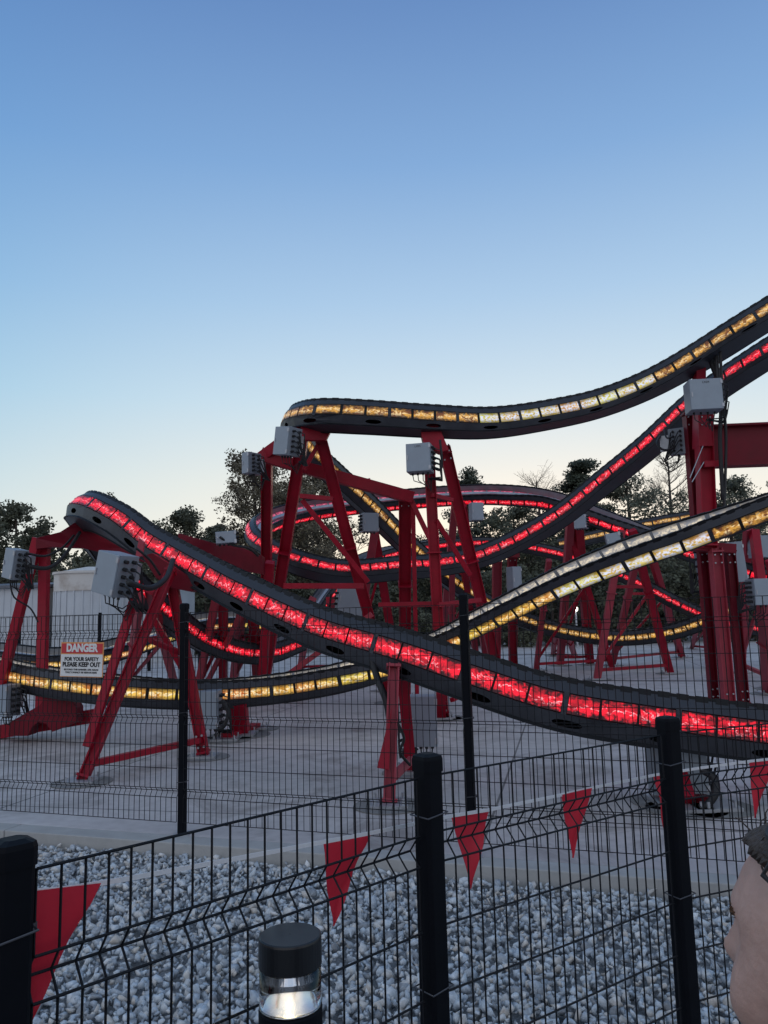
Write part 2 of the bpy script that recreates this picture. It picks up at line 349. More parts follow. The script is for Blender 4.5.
def gravel():
    tmpl = []; r0 = np.random.RandomState(11)
    for _ in range(40):
        bm = bmesh.new()
        for k in range(11):
            q = r0.normal(size=3); q /= np.linalg.norm(q); bm.verts.new(q*r0.uniform(.75, 1.1))
        bmesh.ops.convex_hull(bm, input=bm.verts); bmesh.ops.delete(bm, geom=[v for v in bm.verts if not v.link_faces], context='VERTS')
        bmesh.ops.triangulate(bm, faces=bm.faces); bm.verts.index_update()
        tmpl.append((np.array([v.co[:] for v in bm.verts]), np.array([[v.index for v in f.verts] for f in bm.faces]))); bm.free()
    Vs, Fs = [], []; base = 0; rs = np.random.RandomState(3)
    pts = []
    y = 1.0
    while y < 7.6:
        step = .031 if y < 4 else .036
        x = -4.8
        half = y*.62+.7
        while x < half:
            if x > -half: pts.append((x+rs.uniform(-.022, .022), y+rs.uniform(-.022, .022)))
            x += step
        y += step*.92
    edge = EA+EN*.015
    sel = []
    for (x, y) in pts:
        if (Vector((x, y, 0))-edge)  .dot(EN) > .0: sel.append((x, y))
    for (x, y) in sel:
        s = rs.choice([.013, .019, .026, .036], p=[.32, .36, .22, .10])*rs.uniform(.85, 1.15)
        bv, bf = tmpl[rs.randint(40)]
        A = bv*np.array([rs.uniform(1.0, 1.6), rs.uniform(.75, 1.15), rs.uniform(.5, .9)])*s
        q = rs.normal(size=4); q /= np.linalg.norm(q); w_, a_, b_, c_ = q
        Rm = np.array([[1-2*(b_*b_+c_*c_), 2*(a_*b_-c_*w_), 2*(a_*c_+b_*w_)], [2*(a_*b_+c_*w_), 1-2*(a_*a_+c_*c_), 2*(b_*c_-a_*w_)], [2*(a_*c_-b_*w_), 2*(b_*c_+a_*w_), 1-2*(a_*a_+b_*b_)]])
        A = A@Rm.T+np.array([x, y, -.118+rs.uniform(0, .040)])
        Vs.append(A); Fs.append(bf+base); base += len(bv)
    Vv = np.vstack(Vs); Ff = np.vstack(Fs)
    me = bpy.data.meshes.new('gravel'); me.vertices.add(len(Vv)); me.vertices.foreach_set('co', Vv.ravel())
    me.loops.add(len(Ff)*3); me.loops.foreach_set('vertex_index', Ff.ravel().astype(np.int32))
    me.polygons.add(len(Ff)); me.polygons.foreach_set('loop_start', np.arange(0, len(Ff)*3, 3, dtype=np.int32)); me.polygons.foreach_set('loop_total', np.full(len(Ff), 3, dtype=np.int32))
    me.update(); me.validate(); me.materials.append(M['stone'])
    o = bpy.data.objects.new('gravel', me); C.objects.link(o)
    tag(o, 'loose grey crushed stone filling the bed between the two mesh fences', 'gravel', kind='stuff')
gravel()

# ------------------------------------------------------------------ trees
def leaves(mb, c, rad, n, size, rs, squash=.7):
    for _ in range(n):
        d = Vector(rs.normal(size=3)).normalized()*rad*(rs.uniform(0, 1)**.5); d.z *= squash
        p = c+d; a = Vector(rs.normal(size=3)).normalized(); b = a.orthogonal().normalized()
        s = size*rs.uniform(.6, 1.4)
        mb.add([p-a*s*.5, p+b*s*.32, p+a*s*.5, p-b*s*.32], [(0, 1, 2, 3)])
def make_tree(name, kind, x, ytop, d, wpx, label, seed, m='foliage_dark', group=None):
    rs = np.random.RandomState(seed)
    g = G(x, 640, -.0); base = Vector((P(x, 600, d).x, d, -.1)); top = P(x, ytop, d).z
    H = top+.1; Wd = wpx*1.35*d/F
    root = thing(name, base, label, 'tree', group)
    tr = MB(); lean = Vector((rs.uniform(-.04, .04), 0, 0))
    pts = [base+Vector((lean.x*H*t+.1*math.sin(t*5+seed), .05*math.cos(t*4), H*.93*t)) for t in np.linspace(0, 1, 9)]
    r0 = max(.10, H*.022)
    tr.tube(pts, r0, 8, r2=.04)
    def tp(t):
        i = min(7, int(t*8)); return pts[i].lerp(pts[i+1], t*8-i)
    cr = MB()
    lo = {'broad': .20, 'pine': .25, 'wispy': .2, 'bare': .22, 'shrub': .03}[kind]
    nb = {'broad': 64, 'pine': 64, 'wispy': 60, 'bare': 46, 'shrub': 30}[kind]
    tw = MB()
    for i in range(nb):
        t = lo+(1-lo)*((i+rs.uniform(0, 1))/nb); o = tp(min(.99, t))
        k = (t-lo)/(1-lo)
        if kind == 'broad' or kind == 'shrub': prof = math.sin(math.pi*min(1, .18+.8*k))**.7
        elif kind == 'pine': prof = max(.22, (1-k)**.6)*(.75+.25*math.sin(k*34))
        else: prof = math.sin(math.pi*(.2+.75*k))**.8
        az = rs.uniform(0, 2*math.pi); rr = Wd/2*prof*rs.uniform(.45, 1.08)
        e = o+Vector((math.cos(az)*rr, math.sin(az)*rr, rr*(.55 if kind in ('wispy', 'bare') else .18)+rs.uniform(-.2, .3)))
        e.z = min(e.z, base.z+H)
        mid = o.lerp(e, .5)+Vector((0, 0, -.06*rr))
        tr.tube([o, mid, e], max(.02, r0*.35*(1-k*.6)), 5, r2=.012)
        if kind in ('broad', 'shrub'):
            leaves(cr, e, Wd*.095*rs.uniform(.5, 1.7), 120, .18, rs)
            leaves(cr, mid, Wd*.11*rs.uniform(.6, 1.2), 60, .19, rs)
        elif kind == 'pine':
            for q in (.55, .8, 1.0):
                leaves(cr, o.lerp(e, q), Wd*.09, 90, .20, rs, .4)
        else:
            for j in range(7):
                f = rs.uniform(.3, 1); s_ = o.lerp(e, f); L_ = rs.uniform(.7, 1.7)
                dv = Vector((math.cos(az+rs.uniform(-1.2, 1.2)), math.sin(az+rs.uniform(-1.2, 1.2)), rs.uniform(.3, 1.6))).normalized()*L_
                tw.tube([s_, s_+dv*.5+Vector((0, 0, .05)), s_+dv], .016, 3, False, .006)
                for z in range(3):
                    s2 = s_+dv*rs.uniform(.3, .9); d2 = Vector(rs.normal(size=3)); d2.z = abs(d2.z); d2 = d2.normalized()*rs.uniform(.3, .7)
                    tw.tube([s2, s2+d2], .008, 3, False, .005)
                    if kind == 'wispy': leaves(cr, s2+d2*.8, .32, 12, .16, rs, 1)
    tr.build('trunk', 'bark', root)
    if tw.V: tw.build('twigs', 'twig', root)
    if cr.V: cr.build('crown', m, root)
    return root
TG = 'trees on the far side of the ride'
for i, a in enumerate([
    ('broad_tree', 'broad', 14, 495, 46, 62, 'dark full-crowned tree at the left edge above the low metal shed', 'foliage_dark'),
    ('broad_tree', 'broad', 44, 525, 52, 46, 'lower dark tree just right of the leftmost one, behind the white cabinet', 'foliage_dark'),
    ('broad_tree', 'broad', 104, 489, 56, 44, 'dark tree whose tip shows just above the red-lit crest at left', 'foliage_dark'),
    ('broad_tree', 'broad', 98, 556, 44, 90, 'low dark tree behind the rusty storage tank', 'foliage_dark'),
    ('broad_tree', 'broad', 186, 503, 50, 66, 'round dark tree in the gap right of the red-lit crest', 'foliage_dark'),
    ('broad_tree', 'broad', 222, 518, 56, 50, 'dark tree behind the floodlight box on the red beam', 'foliage_dark'),
    ('broad_tree', 'wispy', 262, 462, 46, 66, 'thin-leaved brownish tree behind the tall red column at centre left', 'foliage_brown'),
    ('broad_tree', 'wispy', 322, 468, 50, 62, 'thin-leaved brownish tree seen between the legs of the tall red frame', 'foliage_brown'),
    ('broad_tree', 'wispy', 296, 500, 44, 60, 'low thin-leaved tree inside the red-lit loop', 'foliage_brown'),
    ('pine_tree', 'broad', 470, 463, 50, 52, 'dark tree with open tip right of the cabinet under the upper track', 'foliage_pine'),
    ('broad_tree', 'broad', 430, 535, 52, 60, 'dark tree behind the column below the middle cabinet', 'foliage_dark'),
    ('broad_tree', 'broad', 515, 500, 48, 74, 'spreading dark tree under the arched red-lit track', 'foliage_dark'),
    ('bare_tree', 'bare', 545, 470, 55, 50, 'leafless tree left of the layered pine', 'foliage_dark'),
    ('pine_tree', 'pine', 582, 450, 50, 100, 'layered dark pine rising above the red-lit track right of centre', 'foliage_pine'),
    ('broad_tree', 'broad', 640, 468, 45, 96, 'largest dark evergreen behind the rising red-lit track', 'foliage_dark'),
    ('bare_tree', 'bare', 682, 448, 52, 56, 'leafless tree in the pale gap left of the tall right column', 'foliage_dark'),
    ('broad_tree', 'broad', 738, 472, 46, 76, 'dark tree under the heavy red girder at right', 'foliage_dark'),
    ('broad_tree', 'broad', 790, 470, 50, 80, 'dark tree at the right edge behind the ride', 'foliage_dark'),
    ('broad_tree', 'broad', 545, 515, 58, 90, 'dull green tree low behind the crossing of the two red-lit tracks', 'foliage_brown'),
    ('broad_tree', 'broad', 700, 510, 58, 80, 'dull green tree low behind the tall right column', 'foliage_brown'),
    ('broad_tree', 'broad', 760, 505, 57, 80, 'dull green tree low at the right edge under the girder', 'foliage_brown'),
    ('broad_tree', 'broad', 150, 540, 56, 70, 'dull low tree in the dip behind the largest tilted cabinet', 'foliage_brown'),
    ('broad_tree', 'broad', 600, 520, 56, 90, 'dark tree filling the gap below the layered pine', 'foliage_dark'),
    ]):
    make_tree(a[0], a[1], a[2], a[3], a[4], a[5], a[6], 100+i, a[7], TG)
SG = 'shrubs along the far edge of the pad'
SH = []
for i, (x, yt) in enumerate([(168, 572), (205, 566), (243, 570), (285, 565), (325, 572), (362, 590), (398, 588), (436, 572), (476, 562), (514, 560), (552, 556), (592, 560), (632, 556), (672, 562), (712, 560), (752, 565), (792, 560)]):
    SH.append(make_tree('shrub', 'shrub', x, yt, 41+(i % 3)*1.2, 58, 'dense dark shrub in the row beneath the far trees, %s' % (['leftmost', 'second from the left', 'third from the left', 'fourth from the left', 'fifth from the left', 'sixth from the left', 'seventh from the left', 'eighth from the left', 'middle one', 'eighth from the right', 'seventh from the right', 'sixth from the right', 'fifth from the right', 'fourth from the right', 'third from the right', 'second from the right', 'rightmost'][i]), 300+i, 'foliage_dark', SG))
for s_ in SH: s_['category'] = 'shrub'
def far_wood():
    rs = np.random.RandomState(77); mb = MB()
    for i in range(230):
        x = -30+860*i/230+rs.uniform(-4, 4); d = rs.uniform(62, 70)
        yt = 586+6*math.sin(x/37)-34*max(0, min(1, (x-470)/80)); yt = yt+rs.uniform(-7, 10)
        top = P(x, yt, d); 
        z = top.z
        while z > 0:
            leaves(mb, Vector((top.x+rs.uniform(-.8, .8), d+rs.uniform(-1, 1), z)), 1.3, 60, .55, rs, .8); z -= 1.3
    tag(mb.build('far_wood', 'foliage_dark'), 'low dark line of distant woodland seen through the ride behind the separate trees', 'woodland', kind='stuff')
far_wood()

# ------------------------------------------------------------------ far buildings
def shed():
    d = 34; x0, x1 = P(-60, 600, d).x, P(46, 600, d).x; z1 = P(20, 588, d).z
    root = thing('metal_shed', ((x0+x1)/2, d, -.1), 'low pale metal shed at the left edge beyond the ride', 'shed')
    mb = MB(); mb.prism([(x0, d, -.1), (x1, d, -.1), (x1, d+7, -.1), (x0, d+7, -.1)], (0, 0, z1+.1)); mb.build('wall', 'sheet_metal', root)
    rb = MB()
    n = int((x1-x0)/.3)
    for i in range(n+1):
        x = x0+(x1-x0)*i/n; rb.box((x, d-.015, -.1), (x, d-.015, z1-.02), .04, .03)
    rb.build('wall_ribs', 'sheet_metal', root)
    rf = MB(); rf.prism([(x0-.2, d-.25, z1), (x1+.2, d-.25, z1), (x1+.2, d+7.2, z1+.5), (x0-.2, d+7.2, z1+.5)], (0, 0, .12)); rf.build('roof', 'roof_dark', root)
shed()
def tank():
    d = 33; c = P(78, 600, d); r = 36*d/F; zt = P(78, 573, d).z
    root = thing('storage_tank', (c.x, d+r, -.1), 'round white storage tank with a rust-streaked upper band behind the left track', 'tank')
    mb = MB(); mb.cyl((c.x, d+r, -.1), (c.x, d+r, zt-.75), r, 40); mb.build('wall', 'sheet_metal', root)
    b2 = MB(); b2.cyl((c.x, d+r, zt-.75), (c.x, d+r, zt), r+.05, 40); b2.build('upper_band', 'tank_white', root)
    b3 = MB(); b3.cyl((c.x, d+r, zt), (c.x, d+r, zt+.10), r+.12, 40); b3.cyl((c.x, d+r, zt+.10), (c.x, d+r, zt+.35), r, 40, r2=r*.2); b3.build('lid', 'tank_white', root)
    s = MB()
    for i in range(26):
        a = 2*math.pi*i/26; s.box((c.x+(r+.02)*math.cos(a), d+r+(r+.02)*math.sin(a), -.1), (c.x+(r+.02)*math.cos(a), d+r+(r+.02)*math.sin(a), zt-.75), .06, .05, (0, 1, 0))
    s.build('seams', 'sheet_metal', root)
    x2 = P(104, 600, d).x; x3 = P(160, 600, d).x; z2 = P(120, 586, d).z
    r2 = thing('metal_annex', ((x2+x3)/2, d+2, -.1), 'pale panelled annex right of the storage tank', 'building')
    an = MB(); an.prism([(x2, d+1.4, -.1), (x3, d+1.4, -.1), (x3, d+6, -.1), (x2, d+6, -.1)], (0, 0, z2+.1)); an.build('wall', 'sheet_metal', r2)
    ar = MB(); ar.prism([(x2+.1, d+1.2, z2), (x3+.1, d+1.2, z2), (x3+.1, d+6, z2), (x2+.1, d+6, z2)], (0, 0, .1)); ar.build('roof', 'roof_dark', r2)
    g_ = MB()
    for i in range(9):
        x = x2+(x3-x2)*(i+.5)/9; g_.box((x, d+1.39, -.1), (x, d+1.39, z2-.02), .05, .03)
    g_.build('wall_ribs', 'sheet_metal', r2)
tank()

# ------------------------------------------------------------------ mesh fences
def wire_profile(levels, folds, depth):
    """(drop below top, offset) points of a vertical wire"""
    pts = [(0, 0)]
    for (a, m_, b) in folds: pts += [(a, 0), (m_, depth), (b, 0)]
    pts.append((levels[-1], 0)); return sorted(set(pts))
def mesh_panel(mb, A, B, ztop, levels, folds, depth, nrm, rw, rh, pitch=.05, n=4):
    A = Vector(A); B = Vector(B); L_ = (B-A).length; t = (B-A).normalized(); k = int(L_/pitch)
    prof = wire_profile(levels, folds, depth)
    for i in range(k+1):
        p = A+t*(i*L_/k)
        mb.tube([Vector((p.x, p.y, ztop-dz))+nrm*off for dz, off in prof], rw, n, True)
    hl = [(z, 0) for z in levels]+[(m_, depth) for (_, m_, _) in folds]
    for z, off in hl:
        o = nrm*(off+(.004 if off == 0 else 0)); mb.tube([Vector((A.x, A.y, ztop-z))+o, Vector((B.x, B.y, ztop-z))+o], rh, n, True)
def post(root, p, ztop, w, band_z, nrm):
    mb = MB(); p = Vector(p)
    t = Vector((-nrm.y, nrm.x, 0))
    c = .16*w
    h = w/2
    o = [(-h, -h+c), (-h+c, -h), (h-c, -h), (h, -h+c), (h, h-c), (h-c, h), (-h+c, h), (-h, h-c)]
    mb.prism([Vector((p.x, p.y, p.z))+t*x+nrm*y for x, y in o], (0, 0, ztop-.045-p.z))
    po = mb.build('post', 'black_coat', root, bevel=.002)
    cp = MB(); h2 = h+.003
    sec = [(h2, ztop-.05), (h2, ztop-.016), (h2*.93, ztop-.006), (h2*.5, ztop), ]
    vs = []
    for hh, z in sec:
        cc = .16*2*hh
        vs += [Vector((p.x, p.y, z))+t*x+nrm*y for x, y in ((-hh, -hh+cc), (-hh+cc, -hh), (hh-cc, -hh), (hh, -hh+cc), (hh, hh-cc), (hh-cc, hh), (-hh+cc, hh), (-hh, hh-cc))]
    fs = [tuple(range(8))[::-1]]+[(i*8+k, i*8+(k+1) % 8, (i+1)*8+(k+1) % 8, (i+1)*8+k) for i in range(3) for k in range(8)]+[tuple(24+k for k in range(8))]
    cp.add(vs, fs); cp.build('post_cap', 'black_coat', po)
    for z in band_z:
        bd = MB(); zz = ztop-z
        ring = [(-1, -1), (1, -1), (1, 1), (-1, 1), (-1, -1)]
        bd.tube([Vector((p.x, p.y, zz+.004*x))+t*(x*(h+.004))+nrm*(y*(h+.004)) for x, y in ring], .0022, 5)
        q = Vector((p.x, p.y, zz))+t*(h+.006); bd.box(q-Vector((0, 0, .006)), q+Vector((0, 0, .006)), .012, .02)
        bd.build('clamp', 'tie_wire', po)
    return po
# ride fence (about 1.8 m), 5.5 m from the viewer
lev_b = [0, .13, .20, .37, .55, .73, .84, .91, 1.08, 1.26, 1.42, 1.49, 1.68]
fol_b = [(.13, .155, .20), (.84, .865, .91), (1.42, 1.445, 1.49)]
root = thing('mesh_fence', FA, 'tall dark welded mesh fence standing on the concrete kerb in front of the ride', 'fence')
for k in (-2, -1, 0, 1, 2):
    p = FA+FD*(2.4*k); post(root, p, 1.86, .062, (.16, .9, 1.45), FN)
    if k < 2:
        mb = MB(); mesh_panel(mb, p+FD*.03+FN*.036, p+FD*2.37+FN*.036, 1.78, lev_b, fol_b, -.028, FN, .0031, .0034)
        mb.build('mesh_panel', 'wire_coat', root)
foot = MB()
for k in (-2, -1, 0, 1, 2):
    p = FA+FD*(2.4*k); foot.box(p+Vector((0, 0, .001)), p+Vector((0, 0, .009)), .13, .13, (0, 1, 0))
foot.build('base_plates', 'galv', root)
# near fence
lev_n = [0, .16, .245, .42, .60, .78, .955, 1.12, 1.205, 1.30]
fol_n = [(.16, .207, .245), (1.12, 1.165, 1.205)]
root = thing('mesh_fence', N2, 'waist-high black welded mesh fence with thick capped posts nearest the viewer', 'fence')
ZT = ZN
PN = [N0, N1, N2, N3, N4, N5]
for i, p in enumerate(PN):
    q = PN[min(i+1, 5)]-PN[max(i-1, 0)] if i != 3 else PN[3]-PN[2]
    if i >= 3: q = N4-N3+(N3-N2)*(.3 if i == 3 else 0)
    t = q.normalized(); nr = Vector((t.y, -t.x, 0)); nr = -nr if nr.y > 0 else nr
    post(root, p, ZT, .070, (.17, .64), nr)
for i in range(5):
    a_, b_ = PN[i], PN[i+1]; t = (b_-a_).normalized(); nr = Vector((t.y, -t.x, 0)); nr = -nr if nr.y > 0 else nr
    mb = MB(); mesh_panel(mb, a_+t*.046-nr*.0, b_-t*.046, ZT-.065, lev_n, fol_n, -.036, nr, .0029, .0034, .048, 5)
    mb.build('mesh_panel', 'wire_coat', root)
# far fence, behind the ride at left
root = thing('mesh_fence', G(0, 660), 'distant thin-posted mesh fence in front of the pale shed and tank at left', 'fence')
d = 28; a_ = P(-80, 620, d); b_ = P(185, 620, d)
xs = [P(x, 620, d).x for x in (-81, -30, 20, 100, 150, 200)]
for i, x in enumerate(xs):
    mb = MB(); mb.box((x, d, 0), (x, d, 2.12), .09, .09); mb.build('post', 'black_coat', root)
for i in range(5):
    mb = MB()
    x0, x1 = xs[i]+.05, xs[i+1]-.05
    for z in (.1, .5, .9, 1.3, 1.7, 2.05): mb.tube([(x0, d-.05, z), (x1, d-.05, z)], .008, 4)
    n = int((x1-x0)/.1)
    for j in range(n+1):
        x = x0+(x1-x0)*j/n; mb.tube([(x, d-.05, .08), (x, d-.05, 2.06)], .005, 3)
    mb.build('mesh_panel', 'wire_coat', root)

# ------------------------------------------------------------------ coaster track
class Track:
    def __init__(s, pts, scale=1.0, flat=None):
        s.sc = scale; s.flat = flat
        W = [np.array(P(x, y, d)) for x, y, d, _ in pts]; Bk = [b for *_, b in pts]
        n = len(W); S = []; K = []
        for i in range(n-1):
            p0, p1, p2, p3 = W[max(i-1, 0)], W[i], W[i+1], W[min(i+2, n-1)]
            b0, b1, b2, b3 = Bk[max(i-1, 0)], Bk[i], Bk[i+1], Bk[min(i+2, n-1)]
            # centripetal parametrisation
            t = [0]
            for a, b in ((p0, p1), (p1, p2), (p2, p3)): t.append(t[-1]+max(1e-3, np.linalg.norm(b-a))**.5)
            m = max(4, int(np.linalg.norm(p2-p1)/.05))
            for j in range(m):
                u = t[1]+(t[2]-t[1])*j/m
                def L_(a, b, ta, tb): return a*((tb-u)/(tb-ta))+b*((u-ta)/(tb-ta))
                if i == 0: p0_ = p1*2-p2
                else: p0_ = p0
                p3_ = p3 if i < n-2 else p2*2-p1
                if i == 0: t0 = -(t[2]-t[1]); 
                else: t0 = t[0]
                t3 = t[3] if i < n-2 else t[2]+(t[2]-t[1])
                A1 = L_(p0_, p1, t0, t[1]); A2 = L_(p1, p2, t[1], t[2]); A3 = L_(p2, p3_, t[2], t3)
                B1 = L_(A1, A2, t0, t[2]); B2 = L_(A2, A3, t[1], t3)
                S.append(L_(B1, B2, t[1], t[2])); f = j/m; K.append(b1+(b2-b1)*(f*f*(3-2*f)))
        S.append(W[-1]); K.append(Bk[-1])
        S = np.array(S); ker = 9
        # light smoothing
        for _ in range(6): S[1:-1] = (S[:-2]+2*S[1:-1]+S[2:])/4
        seg = np.linalg.norm(np.diff(S, axis=0), axis=1); s.cum = np.concatenate([[0], np.cumsum(seg)]); s.S = S; s.K = np.array(K); s.len = s.cum[-1]
    def frame(s, a):
        a = min(max(a, 0), s.len)
        p = np.array([np.interp(a, s.cum, s.S[:, i]) for i in range(3)])
        h = .12
        q1 = np.array([np.interp(min(a+h, s.len), s.cum, s.S[:, i]) for i in range(3)]); q0 = np.array([np.interp(max(a-h, 0), s.cum, s.S[:, i]) for i in range(3)])
        T = Vector(q1-q0).normalized(); N = T.cross(Vector((0, 0, 1))).normalized(); U = N.cross(T).normalized()
        b = R(float(np.interp(a, s.cum, s.K)))
        return Vector(p), T, N*math.cos(b)+U*math.sin(b), U*math.cos(b)-N*math.sin(b)
    def m(s, a, u, v):
        if s.flat and v < LED0-.004:
            f0, f1, k0, k1 = s.flat; k = k0+(k1-k0)*max(0, min(1, (a/s.len-f0)/(f1-f0))); v = LED0+(v-LED0)*k; u = math.copysign(LW, u)+(u-math.copysign(LW, u))*k
        p, T, N, U = s.fr(a); return p+N*(u*s.sc)+U*(v*s.sc)
    def fr(s, a):
        k = round(a, 3)
        if not hasattr(s, 'c'): s.c = {}
        if k not in s.c: s.c[k] = s.frame(a)
        return s.c[k]
LED0, LED1, LW, TW, BW, TV, BV = -.083, .137, .33, .27, .19, .30, -.27
SC = 1.0
def sweep(mb, tr, s0, s1, prof, step, closed=False):
    n = max(1, int(math.ceil((s1-s0)/step))); k = len(prof)
    vs = [tr.m(s0+(s1-s0)*i/n, u, v) for i in range(n+1) for u, v in prof]
    fs = []
    for i in range(n):
        for j in range(k if closed else k-1):
            a, b = i*k+j, i*k+(j+1) % k
            fs.append((a, b, b+k, a+k))
    if closed: fs += [tuple(range(k))[::-1], tuple(n*k+j for j in range(k))]
    mb.add(vs, fs)
def plate_holes(mb, tr, s0, s1, side, pitch):
    """slanting lower side plate with oval openings"""
    def W(a, w): return tr.m(a, side*(LW+(BW-LW)*w), LED0-.01+(BV-LED0+.01)*w)
    n = max(1, round((s1-s0)/pitch)); c = (s1-s0)/n
    for i in range(n):
        a = s0+c*i; nx = 8
        rect = [(a+c*k/nx, 0) for k in range(nx)]+[(a+c, .25*k) for k in range(4)]+[(a+c-c*k/nx, 1) for k in range(nx)]+[(a, 1-.25*k) for k in range(4)]
        cx, cy, rx, ry = a+c*.5, .55, .13, .22
        el = []
        for (x, y) in rect:
            th = math.atan2((y-cy)/.5, (x-cx)/(c*.5)); el.append((cx+rx*math.cos(th), cy+ry*math.sin(th)))
        m_ = len(rect)
        vs = [W(x, y) for x, y in rect]+[W(x, y) for x, y in el]
        mb.add(vs, [(k, (k+1) % m_, m_+(k+1) % m_, m_+k) for k in range(m_)])
def build_track(pts, label, led, inner, near, name='coaster_track', group='lit coaster tracks', step=.15, pitch=.315, holes=False, indiv=True, s_lim=None, scale=.8, flat=None, floor=None, gap=.022):
    """near: +1/-1 = side of the track (right/left of travel) whose panels are separate parts"""
    tr = Track(pts, scale, flat); i0 = int(np.argmin(tr.S[:, 2])); p = Vector(tr.S[i0])
    root = thing(name, p, label, 'roller coaster track', group)
    body = MB()
    # top walls, trough, lower plates, bottom
    sweep(body, tr, 0, tr.len, [(-LW, LED1+.01), (-TW, TV), (-TW+.03, TV)], step)
    sweep(body, tr, 0, tr.len, [(TW-.03, TV), (TW, TV), (LW, LED1+.01)], step)
    tg_ = MB(); sweep(tg_, tr, 0, tr.len, [(-TW+.03, TV), (-TW+.045, .06), (TW-.045, .06), (TW-.03, TV)], step); tg_.build('trough', 'trough_grey', root)
    sweep(body, tr, 0, tr.len, [(BW, BV), (-BW, BV)], step)
    bo = body.build('channel', 'track_steel', root)
    lo = MB()
    for sd_ in (-1, 1):
        if holes and sd_ == near: plate_holes(lo, tr, 0, tr.len, sd_, pitch*2.6)
        else: sweep(lo, tr, 0, tr.len, [(sd_*LW, LED0-.01), (sd_*BW, BV)], step)
    lo.build('side_plate', 'track_lower', root)
    ho = MB()
    for sd_ in (-1, 1):
        sweep(ho, tr, 0, tr.len, [(sd_*LW, LED1+.01), (sd_*(LW-.012), LED1), (sd_*(LW-.012), LED0), (sd_*LW, LED0-.01)], step)
        sweep(ho, tr, 0, tr.len, [(sd_*(BW-.01), BV-.004), (sd_*(BW+.03), BV-.02), (sd_*(BW+.01), BV+.02)], step)
    # end caps
    for a in (0.0, tr.len):
        o = [(-LW, LED1), (-TW, TV), (-TW+.03, TV), (-TW+.045, .06), (TW-.045, .06), (TW-.03, TV), (TW, TV), (LW, LED1), (LW, LED0), (BW, BV), (-BW, BV), (-LW, LED0)]
        ho.add([tr.m(a, u, v) for u, v in o], [tuple(range(12))])
    ho.build('led_housing', 'housing', root)
    # toothed rims along both upper edges and the drive rack in the trough
    rim = MB()
    for sd_ in (-1, 1):
        sweep(rim, tr, 0, tr.len, [(sd_*(TW+.012), TV-.02), (sd_*(TW+.012), TV+.012), (sd_*(TW-.032), TV+.012), (sd_*(TW-.032), TV-.02)], step, True)
        a = .1
        while a < tr.len-.1:
            sweep(rim, tr, a, a+.10, [(sd_*(TW+.018), TV-.045), (sd_*(TW+.014), TV+.020), (sd_*(TW-.03), TV+.020), (sd_*(TW-.03), TV-.02)], .1, True); a += pitch/2
    rim.build('rim', 'housing', root)
    rk = MB(); sweep(rk, tr, 0, tr.len, [(-.05, .06), (-.05, .16), (.05, .16), (.05, .06)], step, True)
    rk.build('drive_rack', 'galv', root)
    # light panels
    a = .05; i = 0; rest = MB(); inn = MB(); jb = MB(); cnt = 0
    def panel(mb, s0, s1, u0, v0, u1, v1, off, voff):
        # (u0,v0) bottom, (u1,v1) top of the panel face; off = outward offset vector in (u,v)
        n = 3 if near else 2; n = 3
        vs = []; up_ = .008 if off == 0 else 0
        for k in range(n+1):
            t = s0+(s1-s0)*k/n
            vs += [tr.m(t, u0+off, v0+up_), tr.m(t, u1+off, v1+up_), tr.m(t, u0, v0), tr.m(t, u1, v1)]
        fs = []; uv = []
        for k in range(n):
            b = 4*k; c = b+4
            t0, t1 = s0+(s1-s0)*k/n, s0+(s1-s0)*(k+1)/n
            fs += [(b, c, c+1, b+1), (b+2, b, c, c+2)[::1], (b+1, b+3, c+3, c+1)]
            uv += [[(t0, 0+voff), (t1, 0+voff), (t1, 1+voff), (t0, 1+voff)], [(t0, 2)]*4, [(t0, 2)]*4]
        fs += [(0, 1, 3, 2), (4*n, 4*n+2, 4*n+3, 4*n+1)]; uv += [[(s0, 2)]*4]*2
        mb.add(vs, fs, uv)
    def pick(lst, q):
        if isinstance(lst, str): return lst
        for f, nm in lst:
            if q <= f: return nm
        return lst[-1][1]
    insegs = {}
    while a+pitch < tr.len:
        joint = (i % 3 == 2); s1 = a+pitch-(.055 if joint else gap)
        q = (a+pitch/2)/tr.len
        if indiv and cnt < 98:
            pm_ = MB(); panel(pm_, a, s1, near*LW, LED0+.005, near*LW, LED1-.005, near*.006, 0)
            pm_.build('led_panel', pick(led, q), root); cnt += 1
        else: 
            insegs.setdefault(('led_strip', pick(led, q)), MB()); panel(insegs[('led_strip', pick(led, q))], a, s1, near*LW, LED0+.005, near*LW, LED1-.005, near*.006, 0)
        insegs.setdefault(('far_led_strip', pick(led, q)), MB()); panel(insegs[('far_led_strip', pick(led, q))], a, s1, -near*LW, LED0+.005, -near*LW, LED1-.005, -near*.006, 0)
        if inner:
            for sd_ in (-1, 1):
                key = ('trough_led_strip', inner); insegs.setdefault(key, MB())
                # inner faces of both trough walls
                panel(insegs[key], a, s1, sd_*(TW-.043), .075, sd_*(TW-.033), TV-.025, -sd_*.005, 0)
        if floor:
            key = ('trough_led_strip', floor); insegs.setdefault(key, MB())
            for sd_ in (-1, 1): panel(insegs[key], a, s1, sd_*.07, .062, sd_*.215, .062, 0, 0)
            n_b = len(insegs[key].V)
